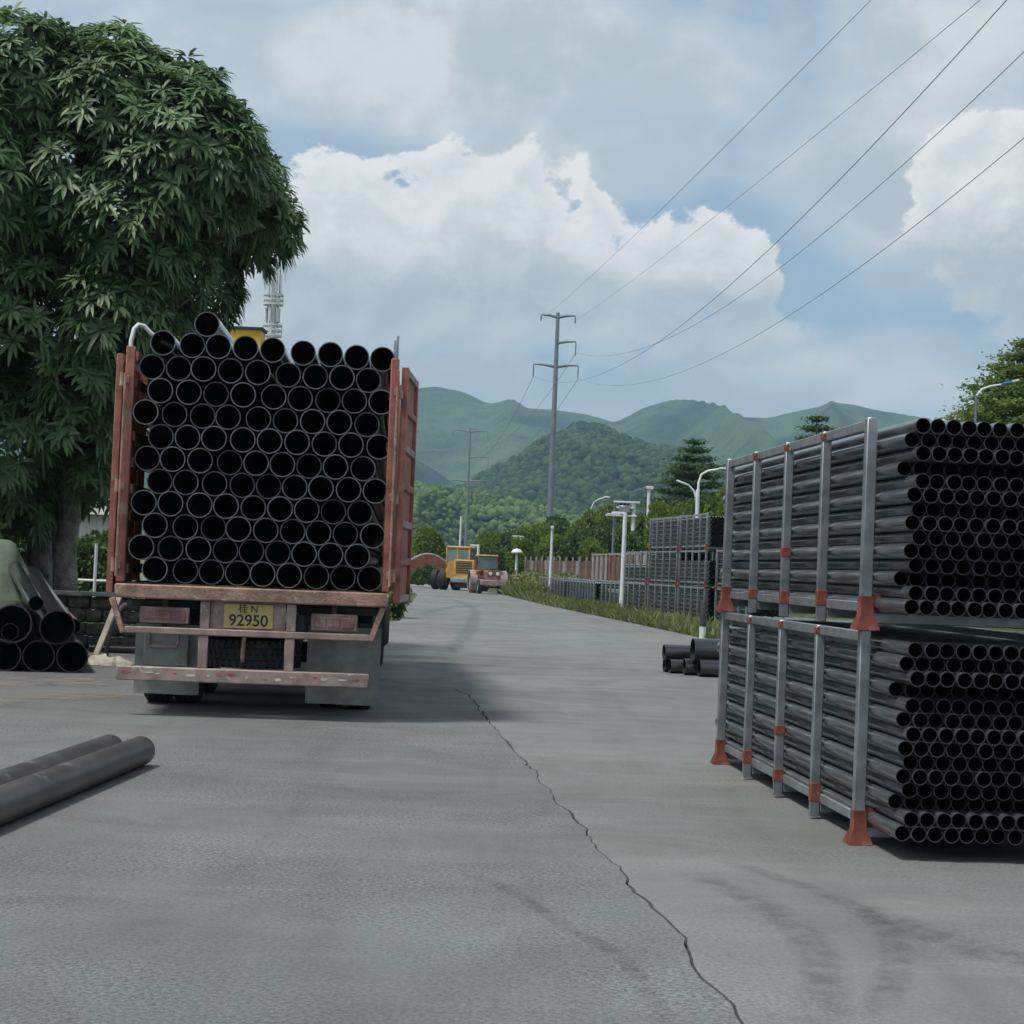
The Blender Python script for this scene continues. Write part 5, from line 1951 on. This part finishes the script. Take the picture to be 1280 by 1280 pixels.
# square-headed lamp and curved lamps rising from the grove
r, H, k = pole_line('street_lamp', (808, 700), (812, 612), 92, 0.11, 0.09, 'square headed white lamp post rising out of the grove', 'lamp')
part().box((0.05, 0, H + 0.10), (0.38, 0.3, 0.18), 0.02).build('lamp_head', M['white_plastic'], r)
part().tube([(-0.02, 0, H - 0.2), (-0.5, 0, H + 0.02), (-1.0, 0, H - 0.2), (-1.05, 0, H - 0.9)], 0.03, 6).build('arm', M['pole_steel'], r)
r, H, k = pole_line('street_lamp', (737, 690), (739, 634), 134, 0.09, 0.06, 'curved-arm street lamp standing out against the wooded hill', 'lamp')
part().tube([(0, 0, H - 0.05), (0.2, 0, H + 0.4), (0.6, 0, H + 0.7), (1.1, 0, H + 0.85)], 0.05, 6).build('arm', M['white_paint'], r)
part().box((1.25, 0, H + 0.87), (0.5, 0.2, 0.14), 0.03).build('lamp_head', M['white_plastic'], r)
# transformer on two poles
dd = 88.0
b, t = D(789, 690, dd), D(793, 627, dd)
r = empty('transformer_stand', (b.x, dd, -0.06), 0, 'grey pole-mounted transformer with crossarms above the grove', 'transformer')
H = t.z + 0.06
part().tube([(0.05, 0, 0), (0.05, 0, H)], [0.14, 0.11], 10).build('pole', M['white_paint'], r)
part().tube([(-0.98, 0, 0), (-0.98, 0, H)], [0.10, 0.05], 8).build('pole', M['pole_steel'], r)
for (z, x0, x1) in ((H - 0.05, -1.05, 0.35), (H - 0.78, -1.45, 0.2), (H - 0.35, -0.9, 0.05)):
    part().box(((x0 + x1) / 2, -0.14, z), (x1 - x0, 0.1, 0.09), 0.01).build('crossarm', M['white_paint'], r)
part().box((-0.45, -0.05, H - 0.42), (0.62, 0.4, 0.36), 0.03).build('tank', M['galv'], r)
for q_ in range(3):
    part().lathe([(0, 0), (0.05, 0), (0.07, 0.06), (0.04, 0.1), (0.07, 0.16), (0, 0.2)], 8, 'Z', (-0.65 + q_ * 0.2, -0.05, H - 0.23), closed=False).build('insulator', M['dark_steel'], r)
# short post with a white foot; its dark top stands in for rack shadow
p = G(878, 800)
r = empty('verge_post', (p.x, p.y, -0.06), 0, 'short post at the verge edge, white foot, dark top standing in for rack shadow', 'post')
part().lathe([(0, 0), (0.075, 0), (0.075, 0.36), (0, 0.36)], 14, 'Z', closed=False).build('foot', M['white_paint'], r)
part().lathe([(0, 0.36), (0.068, 0.36), (0.068, 0.92), (0.05, 0.95), (0, 0.95)], 14, 'Z', closed=False).build('top', M['dark_steel'], r)
# solar lamp at the right
dd = 40.0
b, t = D(1214, 700, dd), D(1218, 494, dd)
r = empty('solar_lamp', (b.x, dd, -0.06), 0, 'solar street lamp with a tilted arm in front of the tall layered tree', 'lamp')
H = t.z + 0.06
part().tube([(0, 0, 0), (0, 0, H)], [0.05, 0.028], 8).build('pole', M['pole_steel'], r)
part().tube([(0, 0, H - 0.02), (0.14, 0, H + 0.16), (0.35, 0, H + 0.24), (0.62, 0, H + 0.29)], 0.022, 8).build('arm', M['white_paint'], r)
part().beam((0.6, 0, H + 0.29), (0.85, 0, H + 0.36), 0.16, 0.05, 0.01).build('solar_panel', M['blue'], r)
part().beam((0.84, 0, H + 0.36), (1.02, 0, H + 0.41), 0.15, 0.05, 0.01).build('lamp_head', M['white_plastic'], r)

# power pole
def power_pole(px_top, py_top, dd, sc, label, scale_arm=1.0):
    t = D(px_top, py_top, dd)
    root = empty('power_pole', (t.x, dd, -0.06), 0, label, 'power pole')
    H = t.z + 0.06
    part().tube([(0, 0, 0), (0, 0, H * 0.45), (0, 0, H)], [0.46 * sc, 0.40 * sc, 0.25 * sc], 12).build('shaft', M['pole_steel'], root)
    u = dd / FPX
    arms = [(-21 * u, 22 * u, 3.5 * u, (8, 9)), (0, 24 * u, 36 * u, (0, 17)), (-28 * u, 28 * u, 66 * u, (16, 16))]
    for (x0, x1, dz, dr) in arms:
        z = H - dz
        for x in (x0, x1):
            if x == 0:
                continue
            ap = part()
            ap.tube([(0, 0, z - 0.25 * sc), (x * 0.5, 0, z), (x, 0, z + 0.05)], [0.24 * sc, 0.18 * sc, 0.10 * sc], 8)
            ao = ap.build('crossarm', M['pole_steel'], root)
            dl = dr[0 if x < 0 else 1] * u
            ib = part()
            ib.tube([(x, 0, z), (x, 0, z - dl)], 0.07 * sc, 8)
            for q_ in range(6):
                ib.lathe([(0.04 * sc, 0), (0.14 * sc, 0.03), (0.04 * sc, 0.09)], 10, 'Z', (x, 0, z - dl * (0.25 + 0.12 * q_)), closed=False)
            ib.build('insulator', M['pole_steel'], ao)
    return root, H, t


ppole, PH, pt_ = power_pole(697.5, 391, 230, 1.0, 'tall grey steel power pole with three pairs of crossarms against the clouds')
power_pole(588, 535, 420, 0.85, 'distant dark power pole in front of the low green slope')

# cables
P2 = Vector((27.92, 14.57, 0))
TH_ = 0.16
sag0, dz0 = 9.05, 0.95


def cable(a, b, sag, rad, label, n=60):
    pts = []
    for i in range(n + 1):
        t = i / n
        p = a.lerp(b, t)
        p.z -= 4 * sag * t * (1 - t)
        pts.append(p)
    o = part().tube(pts, rad, 5, caps=False).build('power_cable', M['wire'])
    tag(o, label, 'cable', 'power cables')


tips = {'B': (720, 441), 'C': (667, 470), 'D': (723, 473)}
refD = D(723, 473, 230)
names = {'B': 'sagging power cable from the single middle arm of the power pole', 'C': 'sagging power cable from the lower left arm of the power pole', 'D': 'sagging power cable from the lower right arm of the power pole'}
for kk, (x, y) in tips.items():
    a = D(x, y, 230)
    lat = a.x - refD.x
    b = Vector((P2.x + lat * math.cos(TH_), P2.y + lat * math.sin(TH_), a.z + dz0))
    ext = (b - a).normalized()
    cable(a, b, sag0, 0.022, names[kk])
    far = D({'B': 590, 'C': 578, 'D': 600}[kk], {'B': 556, 'C': 572, 'D': 572}[kk], 420)
    cable(a.copy(), far, 5.0, 0.035, 'thin power cable from the %s arm running down to the distant pole' % {'B': 'middle', 'C': 'lower left', 'D': 'lower right'}[kk], 30)
# shield wires from the top arm
for (x, y, ex, ey, lab) in ((677, 399, 1072, 0, 'thin earth wire from the left end of the top arm'), (719, 401, 1205, 0, 'thin earth wire from the right end of the top arm')):
    a = D(x, y, 230)
    e = D(ex, ey, 60)
    b = a + (e - a) * 1.25
    cable(a, b, 0.8, 0.014, lab)

# cell mast far behind the truck
dd = 150.0
b, t = D(338, 700, dd), D(344, 330, dd)
r = empty('phone_mast', (t.x, dd, -0.06), 0, 'pale telecom mast with two antenna platforms behind the mango tree', 'mast')
H = t.z + 0.06
part().tube([(0, 0, 0), (0, 0, H * 0.7), (0, 0, H + 1.0)], [0.55, 0.38, 0.16], 12).build('shaft', M['white_plastic'], r)
u = dd / FPX
zy = lambda py: D(342, py, dd).z + 0.06
for (y0, y1) in ((369, 381), (407, 420)):
    z0, z1 = zy(y1), zy(y0)
    for z in (z0, (z0 + z1) / 2, z1):
        part().lathe([(0.80, -0.07), (0.92, -0.07), (0.92, 0.07), (0.80, 0.07)], 18, 'Z', (0, 0, z)).build('platform_ring', M['white_plastic'], r)
    for a in range(6):
        an = a * math.pi / 3
        part().beam((0, 0, z0), (math.cos(an) * 0.86, math.sin(an) * 0.86, z0), 0.07, 0.07).build('strut', M['white_plastic'], r)
        part().tube([(math.cos(an) * 0.86, math.sin(an) * 0.86, z0), (math.cos(an) * 0.86, math.sin(an) * 0.86, z1)], 0.04, 6).build('rail_post', M['white_plastic'], r)
for (y0, y1, off) in ((340, 368, 0.2), (384, 404, 0.6)):
    z0, z1 = zy(y1), zy(y0)
    for a in range(5):
        an = a * 2 * math.pi / 5 + off
        part().box((math.cos(an) * 0.62, math.sin(an) * 0.62, (z0 + z1) / 2), (0.26, 0.16, (z1 - z0) * 0.9), 0.03, Matrix.Rotation(an + math.pi / 2, 3, 'Z')).build('antenna', M['white_plastic'], r)
        part().tube([(math.cos(an) * 0.5, math.sin(an) * 0.5, z0 - 0.4), (math.cos(an) * 0.5, math.sin(an) * 0.5, z1 + 0.2)], 0.05, 6).build('antenna_mount', M['pole_steel'], r)

# yellow gantry crane beyond the truck
dd = 44.0
a, b = D(283, 411, dd), D(329, 417.5, dd)
r = empty('gantry_crane', (b.x, dd, -0.06), 0, 'yellow gantry crane girder showing above the truck load', 'crane')
zt = (a.z + b.z) / 2 + 0.06
gx = b.x - a.x
part().prism([(0, zt - 1.15), (0, zt), (-3.9, zt), (-3.9, zt - 0.9), (-0.6, zt - 1.15)], -0.35, 0.35).build('girder', M['crane_yellow'], r)
part().box((-1.95, 0, zt + 0.04), (4.0, 0.8, 0.07), 0.0).build('girder_flange', M['dark_steel'], r)
for x in (-0.5, -3.4):
    for y in (-1.2, 1.2):
        part().beam((x, y * 0.2, zt - 1.1), (x, y, 0.1), 0.3, 0.3).build('leg', M['crane_yellow'], r)
    part().box((x, 0, 0.1), (0.35, 3.2, 0.2), 0.02).build('sill', M['dark_steel'], r)

# ------------------------------------------------------------------ clutter round the tree on the left
# mossy planter wall
wl = empty('planter_wall', (0, 0, 0), 0, 'mossy rough stone planter wall round the foot of the mango tree', 'wall')
pa, pb = G(84, 806), G(176, 806)
pa = Vector((pa.x, 24.3, 0))
pb = Vector((D(176, 806, 24.3).x, 24.3, 0))
hw = D(140, 741, 24.3).z
nst = 0
Lw = pb.x - pa.x + 3.0
rowsn = 4
for j in range(rowsn):
    x = pa.x - 3.0
    while x < pb.x:
        wd = random.uniform(0.22, 0.42)
        hh = (hw - 0.06) / rowsn
        o = part().box((0, 0, 0), (wd - 0.02, 0.30 + random.uniform(-0.03, 0.03), hh - 0.015), 0.03).build('stone', M['stone'], wl)
        o.location = (x + wd / 2, pa.y + random.uniform(-0.02, 0.02), hh * (j + 0.5) - 0.005)
        x += wd
o = part().box(((pa.x - 3.0 + pb.x) / 2, pa.y, hw - 0.027), (Lw + 0.1, 0.40, 0.06), 0.01).build('coping', M['cap'], wl)
# leaning plank and a hose
a, b = G(122, 808), D(138, 735, 22.3)
a = Vector((D(121, 806, 22.6).x, 22.6, 0.0))
o = part().beam((a.x, a.y, 0.02), (a.x + 0.24, a.y + 0.45, 1.02), 0.10, 0.03, 0.004).build('leaning_plank', M['wood'])
tag(o, 'pale weathered plank leaning beside the planter wall', 'plank')
o = part().tube([(a.x + 0.22, a.y - 0.35, 0.02), (a.x + 0.24, a.y - 0.3, 0.3), (a.x + 0.28, a.y - 0.12, 0.62), (a.x + 0.30, a.y + 0.25, 0.72)], 0.03, 8).build('bent_hose', M['pvc'])
tag(o, 'bent dark hose standing beside the leaning plank', 'hose')
p0 = G(112, 815)
loose_pipe('thin_pipe', (p0.x, p0.y, 0.055), (p0.x + 1.6, p0.y + 0.05, 0.055), 0.055, 0.005, M['pvc'], 'thin black pipe lying on the ground between the pile and the truck', 'pipe', None)
# crumpled cloth
cb = MB()
p0 = G(126, 832)
nu2, nv2 = 30, 22
vs = []
for j in range(nv2):
    for i in range(nu2):
        u, v = i / (nu2 - 1) * 2 - 1, j / (nv2 - 1) * 2 - 1
        rad = math.hypot(u, v)
        e = max(0, 1 - rad)
        z = 0.006 + e ** 0.6 * (0.10 + 0.10 * mnoise.noise(Vector((u * 3, v * 3, 1))) + 0.06 * abs(mnoise.noise(Vector((u * 7, v * 7, 2)))))
        vs.append((p0.x + u * 0.34 + 0.05 * mnoise.noise(Vector((u * 3, v * 3, 6))), p0.y + 0.25 + v * 0.30 + 0.06 * mnoise.noise(Vector((u * 3, v * 3, 8))), max(0.004, z)))
fs = [(j * nu2 + i, j * nu2 + i + 1, (j + 1) * nu2 + i + 1, (j + 1) * nu2 + i) for j in range(nv2 - 1) for i in range(nu2 - 1)]
cb.add(vs, fs)
o = cb.build('cloth_heap', M['sack'], recalc=False, angle=80)
tag(o, 'crumpled dirty beige cloth on the ground beside the tarpaulin pile', 'cloth')
# stand with rusty bars behind the tree
sd = 31.0
p = D(118, 735, sd)
st_ = empty('bar_stand', (p.x, sd, -0.06), 0, 'pale metal stand behind the planter', 'stand')
for x in (-0.75, 0.0, 0.75):
    part().tube([(x, 0, 0), (x, 0, 1.65 - 0.2 * (x != 0))], 0.03, 8).build('upright', M['white_paint'], st_)
    part().box((x, 0.6, 0.35), (0.06, 1.2, 0.06), 0.005).build('bearer', M['truck_rust'], st_)
part().tube([(-0.75, 0, 0.95), (0.75, 0, 0.95)], 0.025, 8).build('crossbar', M['white_paint'], st_)
for k in range(9):
    q_ = Vector((p.x - 0.7 , sd + 0.12 + 0.115 * (k % 6) + (0.057 if k > 5 else 0), -0.06 + 0.38 + 0.055 + (0.1 if k > 5 else 0)))
    loose_pipe('rusty_bar', q_, q_ + Vector((1.6, 0.05, 0)), 0.054, 0.006, M['rust_sheet'], 'rusty brown tube lying on the pale stand behind the planter', 'tube', 'rusty tubes on the stand', M['rust_sheet'], 12)
# pale shed wall far left
sh = empty('pale_shed', (0, 0, 0), 0, 'long pale rendered shed behind the mango tree', 'shed')
xs0, xs1 = D(-420, 700, 58).x, D(240, 700, 58).x
part().box(((xs0 + xs1) / 2, 60, 1.35), (xs1 - xs0, 4.0, 2.8), 0.0).build('wall', M['pale_wall'], sh, smooth=False)
part().prism([(57.6, 2.75), (62.4, 2.75), (60, 3.5)], xs0 - 0.3, xs1 + 0.3, 'X').build('roof', M['grey_sheet'], sh, smooth=False)
for k in range(10):
    xx = xs0 + (xs1 - xs0) * (k + 0.5) / 10
    wn = part().box((xx, 57.98, 1.5), (1.0, 0.06, 0.9), 0.0).build('window', M['glass'], sh, smooth=False)
    part().box((xx, 57.94, 1.03), (1.1, 0.1, 0.06), 0.0).build('sill', M['cap'], wn, smooth=False)
# hedge behind the tree, seen under the crown
for k, (px, py, dd, wpx) in enumerate(((20, 640, 38, 120), (130, 650, 40, 110), (-60, 630, 36, 140))):
    top = D(px, py, dd)
    wm = wpx * dd / FPX
    root = empty('hedge_bush', (top.x, dd, -0.06), k, ['dense bush behind the mango trunks', 'dense bush between the mango tree and the truck', 'dense bush left of the mango trunks'][k], 'bush')
    root.scale = (wm / 5.6, wm / 5.6, max(0.8, top.z) / 5.0)
    c = link('foliage', crown_me[1], root)
    c.location.z = -1.75

# ------------------------------------------------------------------ haze
hz_ = MB().box((0, 1500, 195), (7000, 3700, 392), 0.0).build('haze', None, smooth=False)
hm = bpy.data.materials.new('haze_air')
hm.use_nodes = True
t = NT(hm.node_tree)
o_ = t.n('ShaderNodeOutputMaterial')
pv = t.n('ShaderNodeVolumePrincipled')
pv.inputs['Color'].default_value = (0.52, 0.80, 1.0, 1)
pv.inputs['Density'].default_value = 0.00023
pv.inputs['Anisotropy'].default_value = 0.2
t.t.links.new(pv.outputs[0], o_.inputs['Volume'])
hz_.data.materials.append(hm)
tag(hz_, 'thin bluish haze in the air over the yard and hills', 'haze', kind='stuff')
